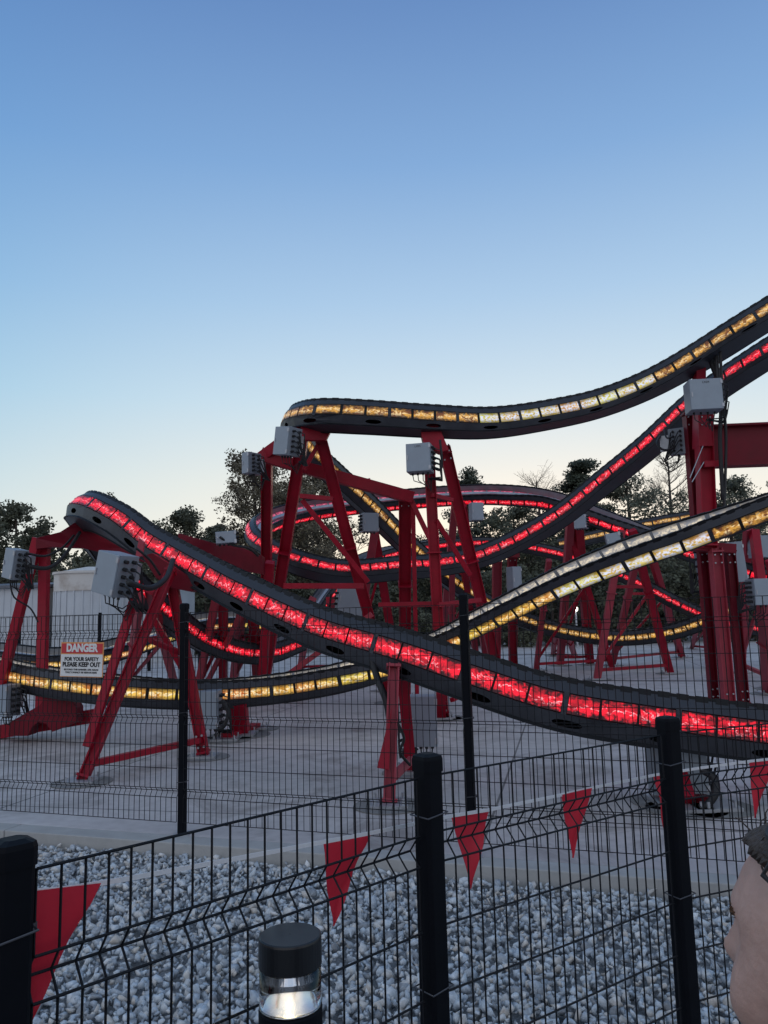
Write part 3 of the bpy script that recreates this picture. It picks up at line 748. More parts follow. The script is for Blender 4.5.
        if joint:
            for sd_ in (near,):
                for v in (LED0+.04, LED1-.04):
                    p_, T, N, U = tr.fr(s1+.028); c = p_+N*(sd_*LW*scale)+U*(v*scale); jb.cyl(c-N*sd_*.01, c+N*sd_*.012, .012, 6)
                sweep(jb, tr, s1+.005, s1+.050, [(sd_*(LW-.01), LED0-.02), (sd_*(LW+.004), LED0-.02), (sd_*(LW+.004), LED1+.02), (sd_*(LW-.01), LED1+.02)], .1, True)
            jb.build('joint_plate', 'track_steel', root); jb = MB()
        a += pitch+(.0); i += 1
    for (nm, m_), mb in insegs.items():
        o = mb.build(nm, m_, root); o['kind'] = 'stuff'
    return tr, root

# (x, y, depth, bank)   front right to left round the crest and back
T1 = [(900, 748, 6.9, -8), (768, 736, 6.9, -8), (650, 721, 7.1, -10), (560, 706, 7.3, -10), (470, 678, 7.6, -12), (400, 654, 7.95, -13), (330, 633, 8.5, -14), (260, 602, 9.2, -16), (208, 575, 9.9, -18), (160, 550, 10.5, -22), (118, 524, 11.0, -36), (94, 513, 11.5, -40), (83, 515, 12.2, -44), (86, 523, 13.0, -48), (100, 546, 13.6, -36), (125, 575, 14.2, -30), (155, 604, 14.9, -24), (190, 633, 16.0, -14), (225, 649, 17.0, -8), (262, 654, 18.0, 0), (300, 641, 19.4, 0)]
t1, r1 = build_track(T1, 'nearest red-lit track sweeping down from the crest at left to the right edge', 'led_red', None, -1, holes=True, step=.14)
TB = [(900, 245, 11.6, -8), (820, 287, 12.0, -8), (750, 329, 12.5, -8), (700, 360, 13.0, -8), (650, 387, 13.3, -8), (600, 406, 13.4, -8), (550, 417, 13.3, -8), (490, 425, 13.1, -8), (430, 423, 12.9, -9), (370, 419, 12.8, -11), (325, 417, 12.9, -13), (307, 419, 13.4, -17), (295, 426, 14.4, -22), (300, 445, 15.9, -25), (330, 472, 17.2, -22), (365, 504, 18.4, -20), (405, 544, 19.8, -18), (450, 581, 21.2, -14), (500, 611, 22.6, -8), (560, 631, 23.6, -4), (620, 638, 23.8, -4), (680, 630, 23.0, -6), (740, 606, 22.0, -8), (820, 579, 21, -8)]
tb, rb_ = build_track(TB, 'upper yellow-lit track high against the sky that turns at centre left and drops behind', [(.13, 'led_fire_dim'), (.24, 'led_fire_white'), (1, 'led_fire_dim')], 'led_pale', -1, holes=True, step=.16, indiv=True, flat=(.10, .30, .40, .95), pitch=.38, gap=.045)
T3 = [(900, 276, 12.2, -6), (830, 319, 13.0, -6), (768, 357, 13.8, -6), (700, 403, 15.0, -8), (650, 448, 15.8, -8), (600, 488, 16.5, -10), (560, 519, 16.9, -12), (520, 542, 17.2, -13), (480, 559, 17.3, -15), (440, 567, 17.2, -17), (400, 570, 17.0, -20), (340, 574, 16.8, -22), (296, 564, 16.8, -26), (264, 548, 17.2, -32), (256, 532, 18.2, -38), (270, 522, 19.6, -44), (300, 513, 20.8, -54), (350, 506, 21.5, -56), (400, 501, 21.8, -56), (450, 497, 21.8, -55), (500, 496, 21.5, -52), (550, 502, 21, -34), (600, 520, 20.2, -18), (650, 539, 19.4, -8), (700, 557, 18.7, -6), (768, 579, 18, -6), (840, 596, 17.4, -6)]
t3, r3 = build_track(T3, 'long red-lit track rising to the right edge behind the tall frames with an arched return', 'led_red', None, -1, holes=False, step=.2, floor='led_red_pale', flat=(.1, .5, .40, .65), pitch=.38, gap=.045)
T4 = [(-60, 655, 13.2, 6), (8, 674, 12.4, 4), (60, 684, 11.6, 2), (130, 692, 11.2, 0), (190, 695, 11.4, 0), (240, 693, 11.8, -2), (300, 686, 12.0, -6), (360, 674, 12.0, -10), (420, 654, 12.6, -24), (470, 631, 11.9, -34), (520, 606, 11.2, -35), (570, 582, 10.6, -35), (620, 562, 10.1, -34), (670, 545, 9.7, -30), (720, 529, 9.4, -21), (768, 513, 9.1, -15), (840, 485, 8.7, -12), (900, 457, 8.5, -12)]
t4, r4 = build_track(T4, 'yellow-lit track lying low at left and climbing to the right edge with pale inner panels', [(.745, 'led_fire'), (.865, 'led_fire_white'), (1, 'led_fire_dim')], 'led_pale', 1, holes=False, step=.14, scale=.68, flat=(.46, .60, 1, .14), pitch=.36, gap=.04)
T5 = [(300, 640, 19.6, 0), (322, 600, 21, -10), (345, 574, 22.5, -14), (372, 559, 24, -14), (410, 550, 25, -12), (455, 544, 25.5, -10), (500, 544, 25.5, -6), (550, 552, 25, -2), (600, 567, 24.5, 0), (640, 584, 24, 0), (680, 605, 23.5, 0), (720, 622, 23, 0), (765, 630, 22.6, 0), (830, 632, 22.4, 0)]
t5, r5 = build_track(T5, 'thin distant red-lit track slanting down to the right under the arched one', 'led_red', None, 1, step=.3, indiv=True, scale=.7)
T8 = [(-60, 648, 21.5, -26), (0, 655, 20.5, -26), (60, 660, 19.8, -28), (110, 652, 20.4, -30), (150, 640, 21.5, -32), (190, 626, 22.8, -34), (235, 621, 23.8, -34), (280, 625, 24.4, -32), (330, 634, 25, -30), (400, 640, 25.5, -26)]
t8, r8 = build_track(T8, 'far pale yellow-lit track low behind the left supports', 'led_fire', None, 1, step=.3, indiv=False, floor='led_pale')
T6 = [(560, 545, 31, 0), (610, 534, 30, 0), (650, 525, 29, 0), (690, 518, 28.4, 0), (740, 512, 28, 0), (800, 505, 27, 0)]
t6, r6 = build_track(T6, 'short stretch of distant yellow-lit track left of the tall right column', 'led_fire_dim', None, 1, step=.4, indiv=False)

# ------------------------------------------------------------------ supports
mat('grout', (.20, .195, .19), .9, var=.25, scale=8)
def base_plate(parent, p, s=.34):
    mb = MB(); p = Vector((p.x, p.y, 0)); gr = MB(); gr.cyl(p+Vector((0, 0, .001)), p+Vector((0, 0, .012)), s*.95, 20); gr.build('grout_pad', 'grout', parent)
    p = p+Vector((0, 0, .011)); mb.box(p+Vector((0, 0, .002)), p+Vector((0, 0, .03)), s, s, (0, 1, 0))
    for a, b in ((-1, -1), (1, -1), (1, 1), (-1, 1)): 
        q = p+Vector((a*s*.38, b*s*.38, .03)); mb.cyl(q, q+Vector((0, 0, .05)), .014, 6)
    mb.build('base_plate', 'galv', parent)
def support(label, base, members, name='track_support', group='red steel track supports'):
    """members: (kind, (x,y,d), (x,y,d) , flange, depth[, part name, material])"""
    root = thing(name, Vector((base[0], base[1], 0)), label, 'track support', group)
    for mm in members:
        kind, a, b, wf, h = mm[:5]; nm = mm[5] if len(mm) > 5 else {'I': 'leg', 'B': 'brace', 'X': 'beam'}[kind]; mt = mm[6] if len(mm) > 6 else 'red_paint'
        pa = a if isinstance(a, Vector) else P(*a); pb = b if isinstance(b, Vector) else P(*b)
        mb = MB()
        if kind == 'I':
            mb.ibeam(pa, pb, wf, h, up=(0, 1, 0) if h >= wf else (0, 1, 0))
            # stiffener plates
            for f in (.02, .98):
                q = pa.lerp(pb, f); t = (pb-pa).normalized(); mb.box(q-t*.015, q+t*.015, wf+.03, h+.03, (0, 1, 0))
        else: mb.box(pa, pb, wf, h, (0, 1, 0))
        if (pb-pa).length > 3 and nm == 'leg':
            for f in (.42, .47):
                q = pa.lerp(pb, f); t = (pb-pa).normalized(); mb.box(q-t*.012, q+t*.012, wf+.07, h+.07, (0, 1, 0)) if f == .42 else None
        o = mb.build(nm, mt, root, bevel=.004)
        bt = MB()
        for q0, sg in ((pa, 1), (pb, -1)):
            t = (pb-pa).normalized()*sg
            side = t.cross(Vector((0, 1, 0)))
            side = side.normalized() if side.length > .01 else Vector((1, 0, 0))
            for k in (.12, .26):
                for e in (-.28, .28):
                    c = q0+t*k+side*(e*(h if kind == 'I' else wf))
                    yy = (wf if kind == 'I' else h)/2
                    bt.cyl(c-Vector((0, yy+.016, 0)), c-Vector((0, yy-.004, 0)), .014, 6)
        if kind == 'I' and h > .12: bt.build('bolts', 'galv', o)
        for q in (pa, pb):
            if q.z < .12: base_plate(o, q, max(.34, wf+.22))
    return root
def gp(x, y): return G(x, y, .02)
def gusset(root, pts, thick, m='red_paint', nm='gusset'):
    mb = MB(); v = [P(*p) for p in pts]; mb.prism(v, (0, thick, 0)); return mb.build(nm, m, root, bevel=.004)

# nearest A-frame at left with tie bar
a1, a2, a3 = gp(82, 781), gp(204, 756), gp(150, 722)
r = support('A-shaped red support under the crest track at left with a low tie bar', (a1.x, a1.y), [
    ('I', P(172, 568, 9.6), a1, .11, .11), ('I', P(168, 560, 10.0), a2, .12, .13),
    ('B', P(134, 600, 9.2), a1+Vector((.03, .05, .35)), .09, .09, 'leg'),
    ('B', a1.lerp(P(172, 568, 9.6), .07), a2.lerp(P(168, 560, 10.0), .08), .07, .09),
    ('B', P(150, 640, 9.4), P(186, 655, 10.2), .06, .06)])
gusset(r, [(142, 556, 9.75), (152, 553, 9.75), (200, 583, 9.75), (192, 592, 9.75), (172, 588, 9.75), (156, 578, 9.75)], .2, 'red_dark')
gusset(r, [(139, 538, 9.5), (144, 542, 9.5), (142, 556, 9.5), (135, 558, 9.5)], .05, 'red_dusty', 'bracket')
# far-left frame holding the crest from behind
b1, b2 = gp(0, 722), gp(40, 736)
r = support('red support at the left edge with a thick bent arm reaching to the crest', (b2.x, b2.y), [
    ('B', P(38, 538, 11.8), P(-4, 705, 11.9), .12, .14, 'leg'), ('B', P(45, 540, 12.0), P(41, 722, 11.7), .13, .14, 'leg'),
    ('B', P(-20, 735, 12.2), P(92, 716, 12.0), .2, .16, 'base_beam')])
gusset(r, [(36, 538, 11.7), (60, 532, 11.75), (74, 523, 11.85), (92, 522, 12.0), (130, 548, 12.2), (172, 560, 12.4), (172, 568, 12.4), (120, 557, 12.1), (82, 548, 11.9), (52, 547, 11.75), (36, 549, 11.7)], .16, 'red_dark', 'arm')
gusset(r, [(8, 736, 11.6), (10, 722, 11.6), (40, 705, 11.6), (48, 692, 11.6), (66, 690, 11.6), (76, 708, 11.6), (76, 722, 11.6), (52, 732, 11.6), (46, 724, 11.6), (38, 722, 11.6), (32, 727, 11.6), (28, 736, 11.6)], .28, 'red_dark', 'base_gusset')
# pier under the middle of the nearest track
c1, c2 = gp(389, 804), gp(411, 771)
r = support('short red pier under the middle of the nearest red-lit track', (c1.x, c1.y), [
    ('I', P(394, 664, 7.7), c1, .12, .11, 'leg', 'red_dusty'), ('B', P(402, 668, 8.3), c2, .12, .12, 'leg'),
    ('B', P(392, 778, 7.5), P(411, 760, 8.35), .08, .05, 'brace', 'red_dusty')])
gusset(r, [(392, 705, 7.45), (377, 768, 7.3), (389, 770, 7.3)], .02, 'red_paint', 'side_plate')
gusset(r, [(386, 656, 8.1), (420, 668, 8.0), (418, 682, 8.0), (388, 672, 8.1)], .3, 'housing', 'saddle')
# cabinet foot under right end of the nearest track
f1 = gp(688, 806)
r = support('stub red foot under the nearest track behind the right fence post', (f1.x, f1.y), [
    ('B', P(668, 745, 7.3), P(686, 800, 6.9), .14, .12, 'leg'), ('B', gp(672, 800), gp(712, 806), .16, .10, 'base_beam', 'red_dark')])
# tall A-frame holding the turn of the upper track
d1, d2 = gp(262, 699), gp(392, 702)
A0 = P(311, 420, 13.3)
r = support('tall A-shaped red frame holding the left turn of the upper yellow-lit track', (d1.x, d1.y), [
    ('I', P(305, 421, 13.3), d1, .16, .21), ('I', P(316, 421, 13.3), d2, .16, .21),
    ('B', P(300, 496, 13.6), P(333, 499, 13.6), .08, .08), ('B', P(284, 586, 14.1), P(364, 586, 14.0), .10, .12),
    ('B', P(302, 500, 13.7), P(368, 582, 14.1), .09, .09), ('B', P(304, 470, 13.5), P(322, 438, 13.5), .07, .07)])
gusset(r, [(302, 417, 13.15), (316, 416, 13.15), (330, 432, 13.15), (326, 440, 13.15), (300, 440, 13.15)], .12)
# portal frame: column, sloping beam, column
e1_, e2_ = gp(266, 692), gp(405, 697)
r = support('red portal frame of two tall columns joined by a long sloping beam', (e1_.x, e1_.y), [
    ('I', P(267, 450, 14.4), e1_, .2, .2), ('I', P(405, 494, 14.6), e2_, .2, .24),
    ('B', P(262, 456, 14.2), P(413, 498, 14.4), .22, .2, 'beam'),
    ('B', P(263, 457, 14.3), P(300, 430, 13.6), .2, .2, 'arm'),
    ('B', P(411, 500, 14.4), P(440, 560, 14.2), .09, .09), ('B', P(413, 505, 14.6), P(417, 697, 14.9), .08, .08, 'post'),
    ('B', P(286, 676, 14.8), P(372, 614, 14.6), .1, .1, 'brace', 'red_dusty')])
# column and raking leg under the middle of the upper track
g1, g2 = gp(443, 717), gp(505, 702)
r = support('straight red column with a raking leg under the middle of the upper track', (g1.x, g1.y), [
    ('I', P(428, 436, 12.9), g1, .17, .18), ('I', P(444, 446, 13.1), g2, .17, .20),
    ('B', P(432, 495, 12.9), P(452, 500, 13.3), .07, .07), ('B', P(436, 520, 13), P(470, 575, 13.4), .08, .08),
    ('B', P(438, 605, 13.0), P(480, 600, 13.6), .08, .08), ('B', P(440, 660, 12.95), P(480, 610, 13.6), .06, .06),
    ('B', P(380, 605, 14.2), P(438, 604, 13.2), .09, .09)])
gusset(r, [(419, 424, 12.8), (438, 424, 12.8), (449, 450, 12.8), (440, 452, 12.8), (424, 445, 12.8)], .25)
gusset(r, [(426, 476, 12.9), (430, 472, 12.9), (430, 490, 12.9), (425, 487, 12.9)], .02)
# gate-shaped pier behind centre
h1, h2 = gp(499, 668), gp(513, 664)
r = support('gate-shaped red pier beneath the red-lit track right of centre', (h1.x, h1.y), [
    ('I', P(497, 553, 19.5), gp(496, 676), .2, .22, 'leg', 'red_dusty'), ('I', P(512, 553, 20.0), gp(513, 672), .2, .22),
    ('B', P(492, 553, 19.7), P(517, 553, 19.9), .25, .3, 'beam', 'red_dark')])
# inner supports under the far part, right of centre: two trestles
def trestle(label, ap, feet, dd, w=.14, extra=()):
    fa, fb = gp(*feet[0]), gp(*feet[1])
    mem = [('B', P(*ap[0]), fa, w, w, 'leg', 'red_dusty'), ('B', P(*ap[1]), fb, w*1.15, w, 'leg'),
           ('B', fa.lerp(P(*ap[0]), .06), fb.lerp(P(*ap[1]), .06), .08, .10),
           ('B', fa.lerp(P(*ap[0]), .62), fb.lerp(P(*ap[1]), .62), .08, .08),
           ('B', fa.lerp(P(*ap[0]), .10), fb.lerp(P(*ap[1]), .58), .07, .07)]
    return support(label, (fa.x, fa.y), mem+list(extra))
trestle('front trestle with four ties right of centre behind the yellow-lit climb', [(622, 530, 19.3), (632, 530, 19.3)], [(597, 679), (670, 673)], 19.4, .16)
trestle('rear trestle just behind the four-tie trestle right of centre', [(640, 545, 22), (648, 545, 22)], [(612, 665), (682, 657)], 22.5, .17)
trestle('trestle left of the four-tie trestle, its front leg thin and pale', [(549, 560, 21), (566, 520, 21)], [(536, 670), (612, 668)], 21.4, .14)
trestle('distant trestle under the low yellow-lit dip', [(556, 628, 24), (566, 628, 24)], [(553, 655), (575, 657)], 24, .14)
trestle('distant red trestle to the left of the tall right columns', [(704, 600, 24), (708, 600, 24)], [(692, 648), (712, 650)], 24, .16)
# tall column cluster at right
q1, q2, q3 = gp(714, 702), gp(729, 709), gp(744, 706)
r = support('cluster of tall heavy red columns at right carrying the upper track and a girder', (q2.x, q2.y), [
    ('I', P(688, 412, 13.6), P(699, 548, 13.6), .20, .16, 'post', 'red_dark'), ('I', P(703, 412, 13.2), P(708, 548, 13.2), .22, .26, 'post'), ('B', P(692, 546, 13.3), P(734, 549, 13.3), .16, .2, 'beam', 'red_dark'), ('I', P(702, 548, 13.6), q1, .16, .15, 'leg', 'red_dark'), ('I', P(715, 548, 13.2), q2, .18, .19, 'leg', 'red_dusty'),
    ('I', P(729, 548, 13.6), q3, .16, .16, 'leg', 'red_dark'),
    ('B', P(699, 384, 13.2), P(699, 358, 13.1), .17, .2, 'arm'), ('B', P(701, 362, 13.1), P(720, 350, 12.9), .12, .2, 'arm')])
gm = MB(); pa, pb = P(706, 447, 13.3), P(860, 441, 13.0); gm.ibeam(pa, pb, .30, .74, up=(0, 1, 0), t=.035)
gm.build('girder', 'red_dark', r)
gusset(r, [(699, 402, 13.1), (714, 402, 13.1), (714, 446, 13.1), (699, 446, 13.1)], .3)
gusset(r, [(705, 461, 13.05), (720, 460, 13.05), (720, 466, 13.05), (705, 467, 13.05)], .35)
rods = MB()
for a_, b_ in (((690, 478, 13), (703, 446, 13)), ((692, 482, 13), (704, 462, 13))): rods.cyl(P(*a_), P(*b_), .008, 6)
rods.build('tie_rod', 'galv', r)
# right-edge trestle
trestle('red trestle cut by the right edge beyond the column cluster', [(748, 528, 17.5), (754, 530, 17.5)], [(741, 672), (774, 688)], 17, .16)
trestle('thin red frame at the right edge carrying a grey cabinet', [(763, 600, 13), (772, 560, 13)], [(768, 693), (800, 700)], 13, .15)
# left-middle supports behind the nearest track
trestle('red trestle behind the nearest track, left of the portal frame', [(219, 585, 15), (223, 585, 15.2)], [(196, 697), (223, 694)], 15, .14, [('B', gp(202, 693), P(243, 610, 15.3), .1, .1, 'brace', 'red_dusty')])
trestle('red trestle close left of the tall A-shaped frame', [(243, 600, 16), (252, 595, 16)], [(233, 686), (258, 688)], 16, .17)
trestle('red trestle seen between the legs of the left A-shaped support', [(140, 596, 13.4), (150, 590, 13.4)], [(128, 688), (176, 690)], 14, .13, [('B', P(152, 615, 13.5), P(182, 668, 14), .09, .09)])
trestle('red trestle low behind the portal frame', [(312, 600, 19), (330, 600, 19)], [(300, 670), (352, 668)], 19, .17)
trestle('distant red trestle right of the middle column', [(452, 560, 20), (462, 555, 20)], [(452, 672), (478, 668)], 20, .15)
trestle('tall red trestle behind the middle cabinet', [(375, 530, 19), (366, 480, 19.5)], [(352, 678), (398, 676)], 19, .2)
r = trestle('red trestle carrying the arched red-lit track', [(455, 505, 21.5), (462, 505, 21.5)], [(440, 664), (487, 662)], 21.5, .2)
trestle('red prop under the arched red-lit track right of centre', [(571, 512, 20.5), (577, 512, 20.5)], [(560, 665), (590, 664)], 20.5, .2)
# sloping red crossbeam running behind the nearest track
r = support('wide red crossbeam sloping down behind the nearest track at left', (P(186, 540, 12.8).x, 12.8), [('B', P(270, 562, 14.2), P(262, 690, 15.5), .16, .16, 'leg')])
gusset(r, [(178, 533, 12.6), (214, 543, 13.0), (238, 546, 13.4), (262, 556, 13.8), (262, 574, 13.8), (215, 566, 13.0), (178, 552, 12.6)], .35, 'red_dark', 'beam')
# foot of low yellow track at left
y1 = gp(236, 737)
r = support('slanting red foot under the low yellow-lit track beside the grey base cabinet', (y1.x, y1.y), [('B', P(238, 703, 11.7), gp(240, 734)+Vector((0, 0, .05)), .26, .2, 'leg'), ('B', gp(226, 739), gp(256, 728), .16, .16, 'base_beam')])
y2 = gp(135, 742)
r = support('long low red rails behind the pier under the nearest track', (gp(360, 700).x, gp(360, 700).y), [('B', P(300, 690, 13.5), P(386, 672, 14.2), .08, .1, 'rail'), ('B', P(300, 680, 14.5), P(400, 660, 15.5), .08, .1, 'rail'), ('B', gp(300, 697), P(300, 672, 14.2), .1, .1, 'post'), ('B', gp(384, 690), P(384, 664, 14.8), .1, .1, 'post')])
r = support('small red stub post on the pad left of the right back-fence post', (gp(447, 717).x, gp(447, 717).y), [('B', P(441, 690, 12.6), gp(441, 718), .15, .15, 'leg'), ('B', P(452, 700, 12.8), P(478, 686, 13.4), .07, .09, 'brace')])

# ------------------------------------------------------------------ cabinets
def cabinet(label, x, y, d, wpx, hpx, dep, yaw, side=1, roll=0, text=None, glands=5, front='cabinet', cables=True, stem=None):
    """grey cabinet centred at image point; yaw turns its door from facing the viewer"""
    c = P(x, y, d); W, H = wpx*d/F, hpx*d/F
    root = thing('control_cabinet', c-Vector((0, 0, H/2)), label, 'electrical cabinet', 'grey cabinets fixed to the ride')
    Rm = Matrix.Rotation(R(yaw), 3, 'Z')@Matrix.Rotation(R(roll), 3, 'Y')
    def L_(a, b, e): return c+Rm@Vector((a, b, e))
    def bx(mb, x0, x1, y0, y1, z0, z1):
        vs = [L_(a, b, e) for e in (z0, z1) for a, b in ((x0, y0), (x1, y0), (x1, y1), (x0, y1))]
        mb.add(vs, [(3, 2, 1, 0), (4, 5, 6, 7), (0, 1, 5, 4), (1, 2, 6, 5), (2, 3, 7, 6), (3, 0, 4, 7)])
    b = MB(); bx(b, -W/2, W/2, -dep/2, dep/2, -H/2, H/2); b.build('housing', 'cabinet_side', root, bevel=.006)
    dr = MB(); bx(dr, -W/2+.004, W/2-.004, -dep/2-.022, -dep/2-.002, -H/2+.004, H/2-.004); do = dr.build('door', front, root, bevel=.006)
    hd = MB(); bx(hd, -W/2+.02, -W/2+.04, -dep/2-.034, -dep/2-.022, -H*.08, H*.08)
    for e in (-.38, .38): bx(hd, W/2-.03, W/2+.006, -dep/2-.03, -dep/2-.01, H*e-.03, H*e+.03)
    hd.build('latch', 'galv', do)
    gl = MB(); cb = MB(); rs = np.random.RandomState(int(x))
    for i in range(glands):
        e = -H*.36+H*.72*i/max(1, glands-1)
        for bb in (-dep*.22, dep*.2):
            p0 = L_(side*W/2, bb, e); p1 = L_(side*(W/2+.05), bb, e); gl.cyl(p0, p1, .022, 8); gl.build('cable_gland', 'rubber', root); gl = MB()
            if cables and rs.rand() < .75:
                q = L_(side*(W/2+.13), bb+.02, e-.03); q2 = L_(side*(W/2+.12), dep*.5+rs.uniform(0, .1), -H*.5-rs.uniform(.02, .2)*H-.05); q3 = L_(side*W*.2, dep*.8, -H*.62)
                cb.tube([p1, q, q.lerp(q2, .5)+Vector((0, 0, -.02)), q2, q3], .011, 5); cb.build('cable', 'rubber', root); cb = MB()
    for i in range(4):
        a_ = -W*.32+W*.64*i/3; p0 = L_(a_, 0, -H/2); gl.cyl(p0, L_(a_, 0, -H/2-.035), .018, 8); gl.build('cable_gland', 'rubber', root); gl = MB()
        if cables: cb.tube([L_(a_, 0, -H/2-.03), L_(a_*.9, .02, -H/2-.12), L_(a_*.4+side*W*.2, dep*.6, -H/2-.16-.04*i), L_(side*W*.35, dep*.9, -H/2-.02)], .008, 5); cb.build('cable', 'rubber', root); cb = MB()
    bk = MB(); bx(bk, -W*.18, W*.18, dep/2, dep/2+.16, -H*.3, H*.3); bk.build('bracket', 'galv', root)
    if text:
        tx = text_mesh(text, H*.10); me = tx
        o = bpy.data.objects.new('label_text', me); C.objects.link(o); o.parent = do
        me.transform(Matrix.Rotation(R(90), 4, 'X')); me.transform(Rm.to_4x4()); me.transform(Matrix.Translation(L_(0, -dep/2-.0235, H*.38)-pw(do)))
        me.materials.append(M['sign_black'])
    return root
def text_mesh(s, size, bold=0, space=1.0):
    cu = bpy.data.curves.new('txt', 'FONT'); cu.body = s; cu.size = size; cu.align_x = 'CENTER'; cu.align_y = 'CENTER'; cu.offset = bold; cu.extrude = .0008; cu.space_character = space
    o = bpy.data.objects.new('txt', cu); C.objects.link(o); dg = bpy.context.evaluated_depsgraph_get(); dg.update()
    me = bpy.data.meshes.new_from_object(o.evaluated_get(dg)); me.materials.clear(); bpy.data.objects.remove(o); bpy.data.curves.remove(cu)
    return me
cabinet('white cabinet at the left edge, tilted, on the arm of the edge support', 16, 564, 11.2, 18, 30, .2, -35, 1, 12)
cabinet('largest tilted white cabinet, under the crest on the left A-shaped support', 116, 574, 8.9, 31, 42, .28, -30, 1, 14)
cabinet('small grey box lying on the red crossbeam at left', 226, 538, 12.6, 20, 12, .25, 10, 1, -4, cables=False, glands=3)
cabinet('grey cabinet hung on the outer side of the portal column', 252, 464, 13.9, 10, 22, .3, -38, 1, 0)
cabinet('cabinet at the top of the tall A-shaped frame, just under the upper track', 288, 442, 12.8, 20, 29, .3, -38, 1, 9)
cabinet('square grey cabinet high on the column under the middle of the upper track', 420, 459, 12.4, 25, 29, .3, -14, 1, 0, text='LX05')
cabinet('square grey cabinet on the tall right column just below the upper track', 703, 397, 12.4, 32, 32, .35, -6, 1, 0, text='LX04')
cabinet('narrow dark grey cabinet on the left side of the tall right column', 678, 442, 13.8, 10, 27, .3, 60, -1, 0)
cabinet('small grey cabinet hanging behind the right leg of the tall frame', 369, 523, 15.5, 16, 19, .25, 18, -1, 0, cables=False)
cabinet('large grey cabinet behind the column cluster right under the yellow-lit climb', 720, 564, 14.1, 42, 40, .35, 8, -1, -5)
cabinet('pale cabinet at the right edge on the thin frame', 762, 592, 12.7, 24, 26, .3, 0, -1, 0)
cabinet('grey cabinet near the right edge above the red-lit return track', 758, 547, 17.6, 14, 22, .3, 12, 1, 0)
cabinet('grey cabinet between the legs of the gate-shaped pier', 514, 580, 19.2, 10, 26, .3, 20, 1, 0, cables=False)
cabinet('pale cabinet low between the frames at centre', 350, 600, 15.8, 26, 30, .3, 15, -1, 8)
cabinet('dark grey cabinet under the arched track right of the middle column', 476, 512, 20.5, 12, 18, .3, 10, 1, 0, cables=False)
cabinet('small grey cabinet under the arched red-lit track, right part', 581, 522, 19.8, 12, 14, .3, -25, 1, 0, cables=False)
cabinet('small pale box on top of the yellow-lit climb', 613, 540, 12.5, 14, 13, .2, -12, 1, -8, cables=False)
cabinet('grey cabinet standing behind the pier of the nearest track', 423, 720, 8.9, 26, 48, .22, 0, -1, 0)
cabinet('grey cabinet under the low yellow-lit track at centre left', 208, 709, 11.2, 24, 36, .3, 0, 1, 0)
cabinet('grey box at the left edge beside the base of the edge support', 8, 700, 11.6, 14, 30, .3, -10, 1, 0)
cabinet('ribbed grey cabinet under the nearest track, half hidden by the right fence post', 676, 762, 7.2, 46, 58, .3, 2, 1, 0)
# loose cables and hoses
def cable(pts, r, label):
    mb = MB(); v = [P(*p) for p in pts]; out = []
    for i in range(len(v)-1):
        p0, p1, p2, p3 = v[max(0, i-1)], v[i], v[i+1], v[min(len(v)-1, i+2)]
        for k in range(6):
            t = k/6; out.append(.5*((2*p1)+(p2-p0)*t+(2*p0-5*p1+4*p2-p3)*t*t+(3*p1-p0-3*p2+p3)*t**3))
    out.append(v[-1]); mb.tube(out, r, 6); o = mb.build('power_cable', 'rubber', None, smooth=True)
    tag(o, label, 'cable', 'black cables on the ride')
cable([(26, 553, 11.1), (45, 556, 11.3), (62, 548, 11.6), (74, 535, 11.8)], .018, 'upper black cable from the left edge cabinet along the red arm')
cable([(28, 566, 11.1), (48, 568, 11.3), (64, 556, 11.5), (80, 532, 11.8)], .03, 'thick black cable sagging from the left edge cabinet to the crest')
cable([(10, 580, 11.1), (14, 597, 11.2), (30, 608, 11.4), (38, 622, 11.5)], .012, 'thin black cable looping below the left edge cabinet')
cable([(128, 582, 8.6), (150, 588, 8.9), (166, 578, 9.2), (173, 560, 9.5)], .035, 'thick black cable curving from the largest tilted cabinet to the red bracket')
cable([(136, 548, 8.8), (150, 560, 9.0), (160, 575, 9.2)], .015, 'thin black cable beside the largest tilted cabinet')
cable([(220, 537, 12.4), (232, 545, 12.6), (248, 548, 13.0), (258, 556, 13.4)], .02, 'black cable from the small box along the red crossbeam')
cable([(716, 352, 12.8), (718, 380, 12.8), (721, 410, 12.9), (720, 440, 12.9), (723, 500, 13)], .035, 'black cable hanging down the right side of the tall right column')
cable([(720, 350, 12.7), (723, 400, 12.8), (726, 440, 12.9), (724, 515, 13)], .025, 'second black cable hanging beside the first on the tall right column')
cable([(716, 352, 12.75), (712, 362, 12.9), (718, 378, 12.9)], .05, 'short thick cable loop directly under the upper track at right')
cable([(674, 448, 13.6), (664, 450, 13.6), (657, 444, 13.7), (660, 436, 13.9)], .02, 'cable loop left of the narrow dark cabinet')
cable([(674, 436, 13.6), (667, 438, 13.6), (664, 430, 13.8)], .015, 'small upper cable loop left of the narrow dark cabinet')
cable([(440, 440, 12.6), (442, 462, 12.6), (440, 470, 12.7), (434, 468, 12.7)], .02, 'black cable beside the square cabinet on the middle column')
cable([(372, 660, 7.9), (378, 680, 7.8), (386, 700, 7.7), (390, 722, 7.7)], .035, 'black cable bundle hanging beside the pier of the nearest track')
cable([(396, 720, 7.9), (404, 738, 7.9), (400, 752, 7.9), (410, 765, 8.0)], .015, 'thin cable loop low on the pier of the nearest track')
cable([(702, 770, 6.9), (714, 778, 6.85), (716, 792, 6.8), (708, 804, 6.8), (700, 808, 6.8)], .035, 'black hose looping from the ribbed cabinet to the ground')
cable([(222, 700, 11), (228, 712, 11), (224, 726, 11), (215, 730, 11.1)], .03, 'black cable loop beside the cabinet under the low yellow-lit track')

